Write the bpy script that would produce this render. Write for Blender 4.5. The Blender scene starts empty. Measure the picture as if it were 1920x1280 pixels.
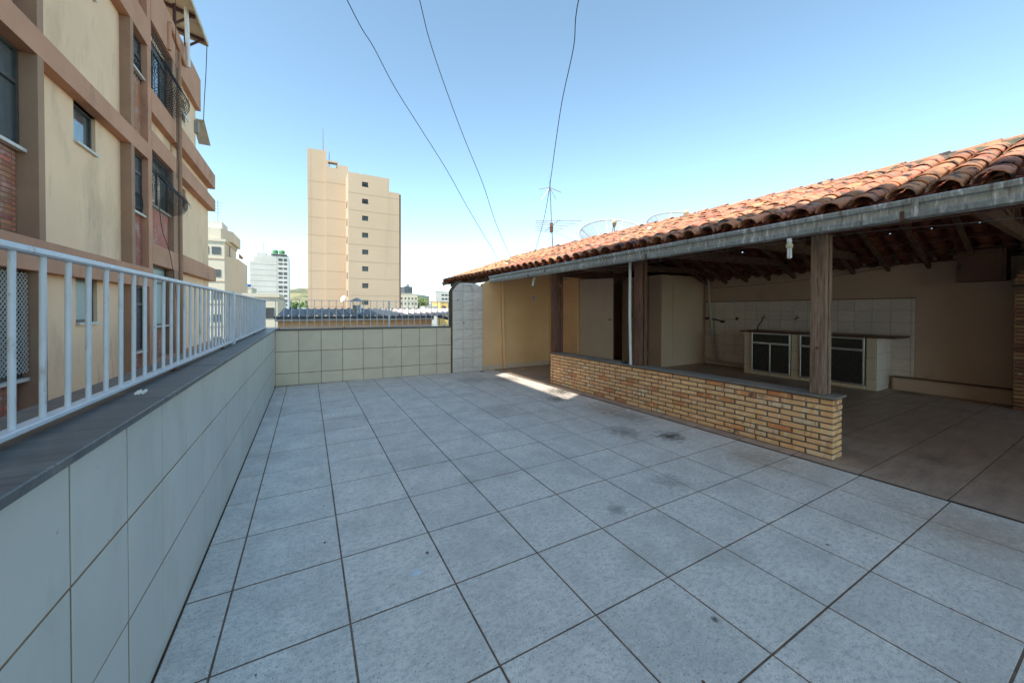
import bpy, math, random
from math import sin, cos, pi, radians
from mathutils import Matrix, Vector
random.seed(7)
sc = bpy.context.scene
COL = sc.collection
# ------------------------------------------------------------------ camera
EYE = 1.4105
cam_d = bpy.data.cameras.new('camera'); cam = bpy.data.objects.new('camera', cam_d); COL.objects.link(cam)
cam_d.sensor_width = 36; cam_d.lens = 688.5 * 36 / 1920; cam_d.shift_y = -50.8 / 1920
cam_d.clip_start = .02; cam_d.clip_end = 20000
yaw, pitch, roll = .5074, -.0115, .0018
f = Vector((sin(yaw) * cos(pitch), cos(yaw) * cos(pitch), sin(pitch)))
r = Vector((cos(yaw), -sin(yaw), 0)); u = r.cross(f)
R2 = cos(roll) * r + sin(roll) * u; U2 = -sin(roll) * r + cos(roll) * u
m = Matrix((R2, U2, -f)).transposed().to_4x4(); m.translation = (0, 0, EYE)
cam.matrix_world = m
sc.camera = cam
# ------------------------------------------------------------------ sky and sun
SUN_EL = radians(50)
SUN_DIR = Vector((-.90, -.436, 0)).normalized() * cos(SUN_EL) + Vector((0, 0, sin(SUN_EL)))
w = bpy.data.worlds.new('World'); sc.world = w; w.use_nodes = True
nt = w.node_tree; nt.nodes.clear()
sky = nt.nodes.new('ShaderNodeTexSky'); sky.sky_type = 'NISHITA'; sky.sun_disc = False
sky.sun_elevation = SUN_EL; sky.sun_rotation = math.atan2(SUN_DIR.x, SUN_DIR.y)
sky.altitude = 1200; sky.air_density = .85; sky.dust_density = .35; sky.ozone_density = 2.6
bg = nt.nodes.new('ShaderNodeBackground'); bg.inputs[1].default_value = .15
wo = nt.nodes.new('ShaderNodeOutputWorld')
wt_ = nt.nodes.new('ShaderNodeMix'); wt_.data_type = 'RGBA'; wt_.blend_type = 'MULTIPLY'; wt_.inputs[0].default_value = 1
wt_.inputs[7].default_value = (.985, .98, .77, 1)      # warm camera white balance
nt.links.new(sky.outputs[0], wt_.inputs[6]); nt.links.new(wt_.outputs[2], bg.inputs[0]); nt.links.new(bg.outputs[0], wo.inputs[0])
sl = bpy.data.lights.new('sun', 'SUN'); sl.energy = 2.4; sl.angle = radians(.5); sl.color = (1, .93, .82)
so = bpy.data.objects.new('sun', sl); COL.objects.link(so)
so.rotation_euler = (-SUN_DIR).to_track_quat('-Z', 'Y').to_euler()
sc.view_settings.view_transform = 'Standard'; sc.view_settings.look = 'None'
sc.view_settings.exposure = 1.68; sc.view_settings.gamma = 1
sc.render.engine = 'CYCLES'
sc.cycles.use_denoising = True
sc.cycles.max_bounces = 10; sc.cycles.diffuse_bounces = 6
sc.cycles.sample_clamp_indirect = 6

# ------------------------------------------------------------------ helpers
def tag(o, label=None, cat=None, group=None, kind=None):
    if label: o['label'] = label
    if cat: o['category'] = cat
    if group: o['group'] = group
    if kind: o['kind'] = kind
    return o

class MB:
    def __init__(s): s.v = []; s.f = []; s.sm = []
    def add(s, vs, fs, smooth=False):
        b = len(s.v); s.v += [tuple(p) for p in vs]
        for q in fs: s.f.append(tuple(b + i for i in q)); s.sm.append(smooth)
        return s
    def box(s, x0, x1, y0, y1, z0, z1, M=None):
        vs = [Vector((x, y, z)) for z in (z0, z1) for y in (y0, y1) for x in (x0, x1)]
        if M: vs = [M @ p for p in vs]
        return s.add(vs, [(0, 2, 3, 1), (4, 5, 7, 6), (0, 1, 5, 4), (2, 6, 7, 3), (0, 4, 6, 2), (1, 3, 7, 5)])
    def cbox(s, x0, x1, y0, y1, z0, z1, c=.004, M=None):
        """box with chamfered edges"""
        lo = (x0, y0, z0); hi = (x1, y1, z1)
        vs = []; idx = {}
        def g(sx, sy, sz, ax):
            k = (sx, sy, sz, ax)
            if k not in idx:
                p = [hi[i] if t else lo[i] for i, t in enumerate((sx, sy, sz))]
                for i, t in enumerate((sx, sy, sz)):
                    if i != ax: p[i] += -c if t else c
                idx[k] = len(vs); vs.append(M @ Vector(p) if M else Vector(p))
            return idx[k]
        fs = []
        for ax in range(3):
            o = [i for i in range(3) if i != ax]
            for t in (0, 1):
                q = []
                for a, b in ((0, 0), (1, 0), (1, 1), (0, 1)):
                    k = [0, 0, 0]; k[ax] = t; k[o[0]] = a; k[o[1]] = b; q.append(g(*k, ax))
                flip = (t == 0) ^ (ax == 1)
                fs.append(tuple(q[::-1]) if flip else tuple(q))
        for ax in range(3):      # edges along ax
            o = [i for i in range(3) if i != ax]
            for a in (0, 1):
                for b in (0, 1):
                    def K(t, face):
                        k = [0, 0, 0]; k[ax] = t; k[o[0]] = a; k[o[1]] = b; return g(*k, face)
                    fs.append((K(0, o[0]), K(1, o[0]), K(1, o[1]), K(0, o[1])))
        for sx in (0, 1):
            for sy in (0, 1):
                for sz in (0, 1):
                    fs.append((g(sx, sy, sz, 0), g(sx, sy, sz, 1), g(sx, sy, sz, 2)))
        return s.add(vs, fs)
    def tube(s, pts, rad, n=8, cap=True):
        pts = [Vector(p) for p in pts]; rings = []
        prev = None
        for i, p in enumerate(pts):
            t = (pts[min(i + 1, len(pts) - 1)] - pts[max(i - 1, 0)])
            if t.length < 1e-9: t = Vector((0, 0, 1))
            t.normalize()
            if prev is None:
                a = t.orthogonal().normalized()
            else:
                a = prev - t * prev.dot(t)
                a = a.normalized() if a.length > 1e-6 else t.orthogonal().normalized()
            prev = a; b = t.cross(a)
            rr = rad[i] if isinstance(rad, (list, tuple)) else rad
            rings.append([p + rr * (cos(2 * pi * k / n) * a + sin(2 * pi * k / n) * b) for k in range(n)])
        vs = [q for ring in rings for q in ring]; fs = []
        for i in range(len(pts) - 1):
            for k in range(n):
                fs.append((i * n + k, i * n + (k + 1) % n, (i + 1) * n + (k + 1) % n, (i + 1) * n + k))
        s.add(vs, fs, True)
        if cap and n > 2:
            s.add(rings[0], [tuple(range(n))[::-1]]); s.add(rings[-1], [tuple(range(n))])
        return s
    def bar(s, a, b, w, h, up=(0, 0, 1)):
        a = Vector(a); b = Vector(b); t = (b - a).normalized(); up = Vector(up)
        x = t.cross(up)
        x = x.normalized() if x.length > 1e-5 else Vector((1, 0, 0)); y = x.cross(t).normalized()
        vs = [p + sx * x * w / 2 + sy * y * h / 2 for p in (a, b) for sx, sy in ((-1, -1), (1, -1), (1, 1), (-1, 1))]
        return s.add(vs, [(3, 2, 1, 0), (4, 5, 6, 7), (0, 1, 5, 4), (1, 2, 6, 5), (2, 3, 7, 6), (3, 0, 4, 7)])
    def lathe(s, c, prof, n=16, M=None):
        c = Vector(c); vs = []
        for rr, z in prof:
            for k in range(n):
                p = Vector((rr * cos(2 * pi * k / n), rr * sin(2 * pi * k / n), z))
                vs.append(c + (M @ p if M else p))
        fs = []
        for i in range(len(prof) - 1):
            for k in range(n):
                fs.append((i * n + k, i * n + (k + 1) % n, (i + 1) * n + (k + 1) % n, (i + 1) * n + k))
        return s.add(vs, fs, True)
    def prism(s, poly, axis, a, b):
        """polygon (2D) extruded along axis between a and b"""
        def P(q, t):
            return {0: (t, q[0], q[1]), 1: (q[0], t, q[1]), 2: (q[0], q[1], t)}[axis]
        n = len(poly); vs = [P(q, a) for q in poly] + [P(q, b) for q in poly]
        fs = [tuple(range(n))[::-1], tuple(range(n, 2 * n))] + [(i, (i + 1) % n, n + (i + 1) % n, n + i) for i in range(n)]
        return s.add(vs, fs)
    def mesh(s, name, mat, origin=(0, 0, 0)):
        o = Vector(origin); me = bpy.data.meshes.new(name)
        me.from_pydata([tuple(Vector(p) - o) for p in s.v], [], s.f)
        me.polygons.foreach_set('use_smooth', s.sm); me.materials.append(mat); me.update()
        return me
    def obj(s, name, mat, parent=None, **kw):
        if parent is None:
            xs = [p[0] for p in s.v]; ys = [p[1] for p in s.v]; zs = [p[2] for p in s.v]
            org = ((min(xs) + max(xs)) / 2, (min(ys) + max(ys)) / 2, min(zs))
        else: org = (0, 0, 0)
        me = s.mesh(name, mat, org); o = bpy.data.objects.new(name, me); COL.objects.link(o)
        if parent is None: o.location = org
        else: adopt(o, parent)
        return tag(o, **kw)

def wmat(o):
    if o.parent is None: return o.matrix_basis.copy()
    return wmat(o.parent) @ o.matrix_parent_inverse @ o.matrix_basis
def adopt(o, p):
    o.parent = p; o.matrix_parent_inverse = wmat(p).inverted()
def inst(name, me, mat4, parent, **kw):
    o = bpy.data.objects.new(name, me); COL.objects.link(o)
    if parent: adopt(o, parent)
    o.matrix_basis = mat4
    return tag(o, **kw)
def empty(name, loc, rz=0, **kw):
    o = bpy.data.objects.new(name, None); COL.objects.link(o); o.location = loc; o.rotation_euler = (0, 0, rz)
    o.matrix_basis = Matrix.Translation(loc) @ Matrix.Rotation(rz, 4, 'Z'); o.empty_display_size = .2
    return tag(o, **kw)
def kids(o): return [c for c in bpy.data.objects if c.parent == o]
def copy_tree(o, loc, rz=None, **kw):
    c = o.copy(); COL.objects.link(c)
    for ch in kids(o):
        d = ch.copy(); COL.objects.link(d); d.parent = c
        for g in kids(ch):
            e = g.copy(); COL.objects.link(e); e.parent = d
    c.location = loc
    if rz is not None: c.rotation_euler = (0, 0, rz)
    return tag(c, **kw)

# ------------------------------------------------------------------ materials
ONE_ = (1, 1, 1)
def MAT(name, c1, c2=None, scale=4., rough=.8, bump=0., bscale=90., metal=0., rnd=0., hue=0., dirt=None, stretch=(1, 1, 1),
        detail=6, spec=.5, dirts=(), streak=None, trans=0., fac=(.35, .65), edge=None):
    mt = bpy.data.materials.new(name); mt.use_nodes = True; n = mt.node_tree.nodes; L = mt.node_tree.links
    b = n['Principled BSDF']; b.inputs['Roughness'].default_value = rough; b.inputs['Metallic'].default_value = metal
    b.inputs['Specular IOR Level'].default_value = spec
    if trans: b.inputs['Transmission Weight'].default_value = trans
    geo = n.new('ShaderNodeNewGeometry')
    def vec(st):
        mp = n.new('ShaderNodeMapping'); mp.inputs['Scale'].default_value = st; L.new(geo.outputs['Position'], mp.inputs[0]); return mp.outputs[0]
    def noise(sc_, det, st=(1, 1, 1), rgh=.6):
        t = n.new('ShaderNodeTexNoise'); t.inputs['Scale'].default_value = sc_; t.inputs['Detail'].default_value = det
        t.inputs['Roughness'].default_value = rgh; L.new(vec(st), t.inputs[0]); return t.outputs[0]
    def ramp(x, a, b_):
        q = n.new('ShaderNodeMapRange'); q.inputs[1].default_value = a; q.inputs[2].default_value = b_
        L.new(x, q.inputs[0]); return q.outputs[0]
    def mix(fac_, A, B, mode='MIX'):
        q = n.new('ShaderNodeMix'); q.data_type = 'RGBA'; q.blend_type = mode
        if isinstance(fac_, (int, float)): q.inputs[0].default_value = fac_
        else: L.new(fac_, q.inputs[0])
        for i, c in ((6, A), (7, B)):
            if isinstance(c, tuple): q.inputs[i].default_value = (*c, 1)
            else: L.new(c, q.inputs[i])
        return q.outputs[2]
    col = c1
    if c2: col = mix(ramp(noise(scale, detail, stretch), *fac), c1, c2)
    if rnd or hue:
        oi = n.new('ShaderNodeObjectInfo'); hs = n.new('ShaderNodeHueSaturation')
        if isinstance(col, tuple): hs.inputs[4].default_value = (*col, 1)
        else: L.new(col, hs.inputs[4])
        mr = n.new('ShaderNodeMapRange'); mr.inputs[3].default_value = 1 - rnd; mr.inputs[4].default_value = 1 + rnd
        L.new(oi.outputs['Random'], mr.inputs[0]); L.new(mr.outputs[0], hs.inputs[2])
        if hue:
            wn = n.new('ShaderNodeTexWhiteNoise'); wn.noise_dimensions = '1D'; L.new(oi.outputs['Random'], wn.inputs['W'])
            m2 = n.new('ShaderNodeMapRange'); m2.inputs[3].default_value = .5 - hue; m2.inputs[4].default_value = .5 + hue
            L.new(wn.outputs[0], m2.inputs[0]); L.new(m2.outputs[0], hs.inputs[0])
        col = hs.outputs[0]
    ds = list(dirts)
    if dirt: ds.append(dirt)
    for (dc, dscale, a, b_, st) in ds:
        col = mix(ramp(noise(dscale, 8, st, .65), a, b_), col, dc)
    if streak:   # localised stains: list of (x,y,radius,colour,strength)
        for (x, y, z, rx, dc, stg) in streak:
            mp = n.new('ShaderNodeVectorMath'); mp.operation = 'DISTANCE'; L.new(geo.outputs['Position'], mp.inputs[0]); mp.inputs[1].default_value = (x, y, z)
            ad = n.new('ShaderNodeMath'); ad.operation = 'MULTIPLY_ADD'; L.new(noise(16, 10, ONE_, .75), ad.inputs[0]); ad.inputs[1].default_value = -rx * 2.4; L.new(mp.outputs['Value'], ad.inputs[2])
            q = n.new('ShaderNodeMapRange'); q.inputs[1].default_value = -rx * .35; q.inputs[2].default_value = -rx * 1.25; q.inputs[4].default_value = stg; q.interpolation_type = 'SMOOTHSTEP'
            L.new(ad.outputs[0], q.inputs[0]); col = mix(q.outputs[0], col, dc)
    if isinstance(col, tuple): b.inputs['Base Color'].default_value = (*col, 1)
    else: L.new(col, b.inputs['Base Color'])
    if bump:
        bp = n.new('ShaderNodeBump'); bp.inputs['Strength'].default_value = bump; bp.inputs['Distance'].default_value = .01
        L.new(noise(bscale, 5, stretch), bp.inputs['Height']); L.new(bp.outputs[0], b.inputs['Normal'])
    return mt

ONE = (1, 1, 1)
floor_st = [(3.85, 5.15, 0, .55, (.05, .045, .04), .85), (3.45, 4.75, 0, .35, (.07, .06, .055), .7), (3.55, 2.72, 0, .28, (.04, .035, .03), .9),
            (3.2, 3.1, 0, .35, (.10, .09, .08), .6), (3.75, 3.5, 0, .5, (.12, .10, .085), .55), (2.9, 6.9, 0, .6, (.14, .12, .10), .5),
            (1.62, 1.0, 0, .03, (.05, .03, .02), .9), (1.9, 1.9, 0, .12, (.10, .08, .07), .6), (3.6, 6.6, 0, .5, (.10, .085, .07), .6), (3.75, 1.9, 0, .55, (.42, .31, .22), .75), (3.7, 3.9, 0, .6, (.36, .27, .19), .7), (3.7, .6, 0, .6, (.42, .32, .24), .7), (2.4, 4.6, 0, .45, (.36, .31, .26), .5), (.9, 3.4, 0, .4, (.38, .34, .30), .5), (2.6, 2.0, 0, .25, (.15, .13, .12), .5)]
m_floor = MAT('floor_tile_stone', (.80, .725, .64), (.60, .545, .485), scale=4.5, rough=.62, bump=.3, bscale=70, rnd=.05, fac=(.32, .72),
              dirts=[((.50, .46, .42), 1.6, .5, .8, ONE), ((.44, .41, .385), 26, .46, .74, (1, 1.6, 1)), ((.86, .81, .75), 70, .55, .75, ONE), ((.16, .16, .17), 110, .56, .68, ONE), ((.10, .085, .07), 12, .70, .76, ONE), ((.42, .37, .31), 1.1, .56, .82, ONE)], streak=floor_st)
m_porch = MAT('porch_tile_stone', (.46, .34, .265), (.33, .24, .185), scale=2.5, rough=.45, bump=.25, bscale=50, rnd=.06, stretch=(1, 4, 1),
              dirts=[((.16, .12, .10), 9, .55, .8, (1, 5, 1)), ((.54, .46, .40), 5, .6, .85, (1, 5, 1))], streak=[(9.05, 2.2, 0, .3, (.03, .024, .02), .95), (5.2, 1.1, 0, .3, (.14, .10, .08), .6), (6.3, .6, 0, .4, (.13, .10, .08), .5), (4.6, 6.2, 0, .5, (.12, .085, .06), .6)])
m_grout = MAT('grout_brown', (.23, .15, .105), (.11, .072, .05), scale=9, rough=.95)
m_grout_w = MAT('grout_tan', (.36, .22, .115), (.22, .135, .075), scale=6, rough=.95)
m_ltile = MAT('parapet_tile_glazed', (.60, .58, .52), (.54, .535, .48), scale=2, rough=.33, rnd=.035, bump=.04, bscale=14,
              dirts=[((.42, .39, .32), 3, .55, .85, (1, 1, .35)), ((.25, .2, .15), 30, .68, .76, ONE)])
m_btile = MAT('parapet_tile_beige', (.78, .64, .46), (.71, .58, .42), scale=3, rough=.4, rnd=.04, dirts=[((.35, .30, .22), 2.5, .6, .85, (1, 1, .5))])
m_wtile = MAT('white_wavy_tile', (.82, .71, .61), (.72, .62, .53), scale=9, rough=.3, rnd=.05, bump=.9, bscale=16, stretch=(1, 1.4, 2.2))
m_slate = MAT('slate_cap', (.12, .13, .13), (.07, .075, .08), scale=5, rough=.42, bump=.25, bscale=20, stretch=(.35, 2, 2),
              dirts=[((.26, .22, .18), 4, .55, .8, (.3, 2, 2)), ((.02, .022, .025), 6, .55, .75, (.3, 2.5, 2)), ((.3, .3, .3), 2.2, .68, .8, ONE)])
m_slateb = MAT('tan_reflect_slate', (.24, .21, .18), (.16, .15, .14), scale=6, rough=.7, bump=.3, bscale=30, dirts=[((.33, .27, .21), 3, .5, .8, ONE)])  # tan reflection on the slab tops put into the colour, along with dust
m_wpaint = MAT('white_paint_metal', (.66, .70, .74), (.58, .62, .66), scale=9, rough=.38, bump=.1, bscale=60,
               dirts=[((.34, .28, .23), 18, .58, .76, (1, 1, .3)), ((.14, .09, .06), 60, .65, .74, ONE)])
m_brick = MAT('yellow_brick', (.92, .56, .27), (.88, .46, .20), scale=9, rough=.5, rnd=.10, hue=.007, bump=.3, bscale=60, fac=(.35, .7),
              dirts=[((.62, .19, .06), 5.5, .575, .66, (1, 3, .6)), ((.88, .74, .50), 9, .53, .7, (1, 2.5, 1)), ((.30, .19, .12), 9, .60, .70, (1, .8, 1.2))])
m_brickO = MAT('orange_brick', (.80, .36, .14), (.66, .22, .08), scale=6, rough=.5, rnd=.15, bump=.3, bscale=60, dirts=[((.85, .58, .30), 6, .52, .66, (1, 2.5, 1)), ((.14, .09, .07), 9, .58, .68, (1, .8, 1.2))])
m_brickP = MAT('streaky_brick', (.90, .68, .42), (.84, .56, .32), scale=6, rough=.5, rnd=.1, bump=.3, bscale=60, dirts=[((.42, .24, .19), 6, .52, .60, (1, 3.5, .5)), ((.66, .16, .05), 7, .60, .66, (1, 3, .5))])
m_brickR = MAT('reddish_brick', (.38, .20, .10), (.28, .11, .05), scale=5, rough=.7, rnd=.4, hue=.02, bump=.3, bscale=60, dirts=[((.10, .06, .04), 8, .58, .74, ONE), ((.55, .42, .28), 7, .6, .75, ONE)])
m_mortar = MAT('brick_mortar', (.26, .20, .14), (.18, .14, .10), scale=8, rough=.95, bump=.5, bscale=80)
m_terra = MAT('terracotta', (.58, .28, .165), (.48, .18, .095), scale=5, rough=.75, rnd=.32, hue=.014, bump=.35, bscale=70,
              dirts=[((.66, .38, .24), 6, .54, .75, ONE), ((.27, .19, .15), 6, .51, .64, (1, 1, 1)), ((.04, .034, .034), 9, .53, .60, ONE), ((.20, .17, .06), 4, .65, .78, ONE)])
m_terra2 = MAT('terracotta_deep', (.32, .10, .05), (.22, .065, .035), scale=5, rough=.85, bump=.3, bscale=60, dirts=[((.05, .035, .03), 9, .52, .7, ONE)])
m_rmort = MAT('ridge_mortar', (.16, .15, .11), (.09, .085, .06), scale=14, rough=.95, bump=.8, bscale=60)
m_galv = MAT('galvanized_sheet', (.42, .44, .43), (.30, .32, .31), scale=24, rough=.45, metal=.35, bump=.1, bscale=40, stretch=(1, 2.2, 1),
             dirts=[((.74, .78, .78), 10, .52, .66, (1, 3, .5)), ((.20, .17, .14), 8, .53, .66, (1, 4, .35))])
m_wood = MAT('dark_red_wood', (.20, .085, .048), (.10, .045, .028), scale=6, rough=.6, bump=.3, bscale=26, stretch=(5, 5, .5), dirts=[((.03, .018, .013), 9, .52, .7, (4, 4, .4))])
m_woodw = MAT('weathered_wood', (.33, .22, .15), (.15, .09, .06), scale=9, rough=.8, bump=.5, bscale=30, stretch=(5, 5, .35),
              dirts=[((.42, .34, .27), 11, .56, .72, (5, 5, .35)), ((.05, .03, .022), 12, .57, .7, (5, 5, .3))])
m_woodh = MAT('roof_timber', (.17, .095, .06), (.09, .048, .032), scale=7, rough=.85, bump=.3, bscale=30, stretch=(1, 1, 2))
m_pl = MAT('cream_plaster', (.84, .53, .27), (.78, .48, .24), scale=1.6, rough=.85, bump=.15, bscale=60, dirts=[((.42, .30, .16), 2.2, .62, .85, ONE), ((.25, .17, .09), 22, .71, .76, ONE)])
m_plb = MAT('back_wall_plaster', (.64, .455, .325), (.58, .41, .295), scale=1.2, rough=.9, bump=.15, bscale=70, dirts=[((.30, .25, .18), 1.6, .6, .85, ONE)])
m_panel = MAT('closet_panel', (.68, .50, .365), (.62, .455, .33), scale=1.2, rough=.6, dirts=[((.33, .27, .2), 2, .63, .85, ONE)])
m_panel2 = MAT('door_panel_beige', (.62, .48, .37), (.57, .435, .335), scale=1.4, rough=.55)
m_cabwood = MAT('cabinet_wood', (.17, .07, .038), (.12, .05, .028), scale=8, rough=.5, stretch=(1, 1, 6))
m_alu = MAT('aluminium', (.62, .62, .60), (.5, .5, .48), scale=8, rough=.32, metal=.85)
m_glassd = MAT('frosted_dark_glass', (.045, .04, .035), (.03, .028, .025), scale=20, rough=.25, bump=.4, bscale=120)
m_glass = MAT('window_glass', (.55, .68, .75), rough=.03, spec=.9, trans=.9)
m_glassf = MAT('frosted_pale_glass', (.33, .42, .42), (.26, .35, .36), scale=30, rough=.3, bump=.7, bscale=70)
m_pvc = MAT('old_white_pvc', (.55, .5, .42), (.47, .42, .35), scale=5, rough=.5)
m_pvcw = MAT('white_pvc', (.78, .78, .76), (.68, .68, .66), scale=5, rough=.4)
m_black = MAT('black_plastic', (.02, .02, .02), (.035, .035, .035), scale=9, rough=.5)
m_metal = MAT('dull_steel', (.33, .33, .32), (.22, .22, .21), scale=12, rough=.45, metal=.8)
m_rust = MAT('rusty_steel', (.16, .07, .04), (.09, .05, .035), scale=14, rough=.8)
m_iron = MAT('black_iron', (.03, .026, .026), (.05, .04, .035), scale=14, rough=.6)
m_cable = MAT('blue_black_cable', (.02, .03, .085), (.03, .04, .1), scale=3, rough=.6)
m_lampw = MAT('lamp_white_glass', (.8, .8, .76), rough=.3)
m_lampb = MAT('lamp_cream_base', (.62, .56, .38), (.55, .48, .32), scale=12, rough=.5)
m_wframe = MAT('dark_window_frame', (.07, .065, .06), (.045, .042, .04), scale=8, rough=.5)
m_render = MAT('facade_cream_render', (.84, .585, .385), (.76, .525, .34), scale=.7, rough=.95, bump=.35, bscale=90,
               dirts=[((.46, .33, .22), 1.0, .53, .78, (1, 1, .4)), ((.38, .28, .19), 3.2, .60, .8, (1, 1, .22))])
m_band = MAT('facade_terracotta_band', (.53, .28, .18), (.45, .235, .145), scale=1.3, rough=.95, bump=.35, bscale=90,
             dirts=[((.25, .14, .10), 1.8, .58, .8, (1, 1, .5)), ((.46, .28, .20), 2.4, .6, .8, ONE)])
m_bandd = MAT('facade_brown_pillar', (.37, .225, .145), (.31, .185, .12), scale=1.8, rough=.95, bump=.5, bscale=90)
m_fbrick = MAT('facade_brick_tile', (.42, .15, .08), (.34, .12, .07), scale=9, rough=.7, rnd=.25, hue=.02, dirts=[((.45, .34, .32), 3, .5, .7, ONE)])
m_fgrout = MAT('facade_brick_grout', (.26, .20, .16), (.2, .16, .13), scale=6, rough=.95)
m_sill = MAT('pale_stone_sill', (.62, .6, .56), (.5, .48, .44), scale=6, rough=.7)
m_dred = MAT('dark_red_steel', (.075, .022, .022), (.055, .018, .018), scale=4, rough=.5)
m_canopy = MAT('cream_corrugated_sheet', (.62, .56, .42), (.5, .44, .32), scale=3, rough=.7, dirts=[((.3, .24, .17), 3, .6, .8, ONE)])
m_tower = MAT('tower_beige', (.52, .40, .285), (.48, .365, .255), scale=.12, rough=.95, dirts=[((.40, .30, .21), .5, .58, .85, (1, 1, .08))])
m_joint = MAT('tower_joint', (.43, .32, .225), rough=.95)
m_white = MAT('far_white_wall', (.60, .58, .54), (.53, .51, .47), scale=.15, rough=.9, dirts=[((.5, .47, .43), .2, .6, .85, (1, 1, .4))])
m_white2 = MAT('far_cream_wall', (.60, .54, .43), (.54, .48, .38), scale=.15, rough=.9, dirts=[((.5, .42, .32), .25, .6, .85, (1, 1, .4))])
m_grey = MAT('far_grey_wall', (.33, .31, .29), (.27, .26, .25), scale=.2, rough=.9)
m_dgrey = MAT('far_dark_wall', (.10, .12, .14), (.08, .095, .11), scale=.2, rough=.7)
m_yell = MAT('far_yellow_wall', (.72, .48, .16), (.66, .44, .15), scale=.2, rough=.9)
m_fglass = MAT('far_window', (.05, .055, .06), (.08, .085, .09), scale=.6, rough=.2)
m_fibro = MAT('fibrocement_roof', (.27, .28, .29), (.17, .18, .19), scale=5, rough=.85, stretch=(4, .7, 1), dirts=[((.5, .5, .48), 3, .57, .72, (3, .6, 1))])
m_fibrol = MAT('sunlit_fibre_roof', (.64, .55, .49), (.54, .46, .41), scale=2, rough=.85)
m_green = MAT('green_tank', (.10, .28, .10), (.08, .22, .08), scale=3, rough=.5)
m_blue = MAT('blue_tank', (.03, .14, .5), (.03, .11, .4), scale=3, rough=.5)
m_leaf = MAT('leaf_clump', (.10, .15, .03), (.055, .09, .025), scale=.3, rough=.8)
m_trunk = MAT('bark', (.1, .07, .05), (.07, .05, .035), scale=3, rough=.9)
m_hill = MAT('dry_grass_hill', (.30, .27, .13), (.22, .21, .11), scale=.006, rough=1, dirts=[((.06, .09, .05), .012, .5, .62, ONE), ((.4, .3, .18), .02, .58, .7, ONE)])
m_hillg = MAT('wooded_hill', (.06, .09, .07), (.09, .12, .08), scale=.02, rough=1, dirts=[((.5, .45, .4), .05, .62, .7, ONE)])
m_ground = MAT('valley_floor', (.16, .15, .12), (.09, .11, .07), scale=.02, rough=1, dirts=[((.35, .28, .22), .05, .55, .7, ONE)])
m_mesh = MAT('dish_mesh_grey', (.56, .57, .57), (.48, .49, .49), scale=8, rough=.5, metal=.3)

# ------------------------------------------------------------------ ground far below, hills
g = MB(); N = 24
g.add([(-9000 + 18000 * i / N, -6000 + 18000 * j / N, -24) for j in range(N + 1) for i in range(N + 1)],
      [(j * (N + 1) + i, j * (N + 1) + i + 1, (j + 1) * (N + 1) + i + 1, (j + 1) * (N + 1) + i) for j in range(N) for i in range(N)])
g.obj('ground', m_ground, kind='structure')
def hill(name, mat, x0, x1, y0, y1, fn, nx=60, ny=24):
    h = MB(); vs = []
    for j in range(ny + 1):
        for i in range(nx + 1):
            x = x0 + (x1 - x0) * i / nx; t = j / ny; y = y0 + (y1 - y0) * t
            vs.append((x, y, -24.5 + fn(x) * sin(pi * min(1, t * 1.0)) ** .8 + 3 * sin(x * .013 + y * .02) * sin(pi * t)))
    h.add(vs, [(j * (nx + 1) + i, j * (nx + 1) + i + 1, (j + 1) * (nx + 1) + i + 1, (j + 1) * (nx + 1) + i) for j in range(ny) for i in range(nx)], True)
    h.obj(name, mat, kind='structure')
hill('hill', m_hill, -2600, 330, 1100, 2300, lambda x: 108 + 9 * sin(x * .006) + 5 * sin(x * .021 + 1) - max(0, x + 30) * .05)
hill('wooded_hill', m_hillg, 150, 1500, 1300, 2200, lambda x: max(5, 96 - abs(x - 430) * .16 + 4 * sin(x * .03)))
random.seed(11)
tw = MB()          # crowded houses of the far slope, too small to pick out
for i in range(420):
    x = random.uniform(-420, 330); y = random.uniform(420, 1150); s = random.uniform(4, 8); hz = -24 + random.uniform(6, 15) + max(0, (y - 700)) * .06
    tw.box(x - s, x + s, y - s, y + s, -25, hz)
tw.obj('distant_houses', m_white2, kind='stuff', label='distant low houses crowded on the far valley slope', cat='houses')
tf = MB()
for i in range(1500):
    x = random.uniform(-300, 330); y = random.uniform(650, 1200); s = random.uniform(3, 7); z = -24 + max(0, (y - 700)) * .075 + random.uniform(0, 12)
    a = random.uniform(0, 6.28)
    tf.lathe((x, y, z), [(0, -s), (s * .9, -s * .3), (s, s * .2), (s * .5, s * .8), (0, s)], 5)
tf.obj('distant_trees', m_leaf, kind='stuff', label='far-off dark tree canopy at the foot of the dry hill', cat='trees')

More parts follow.
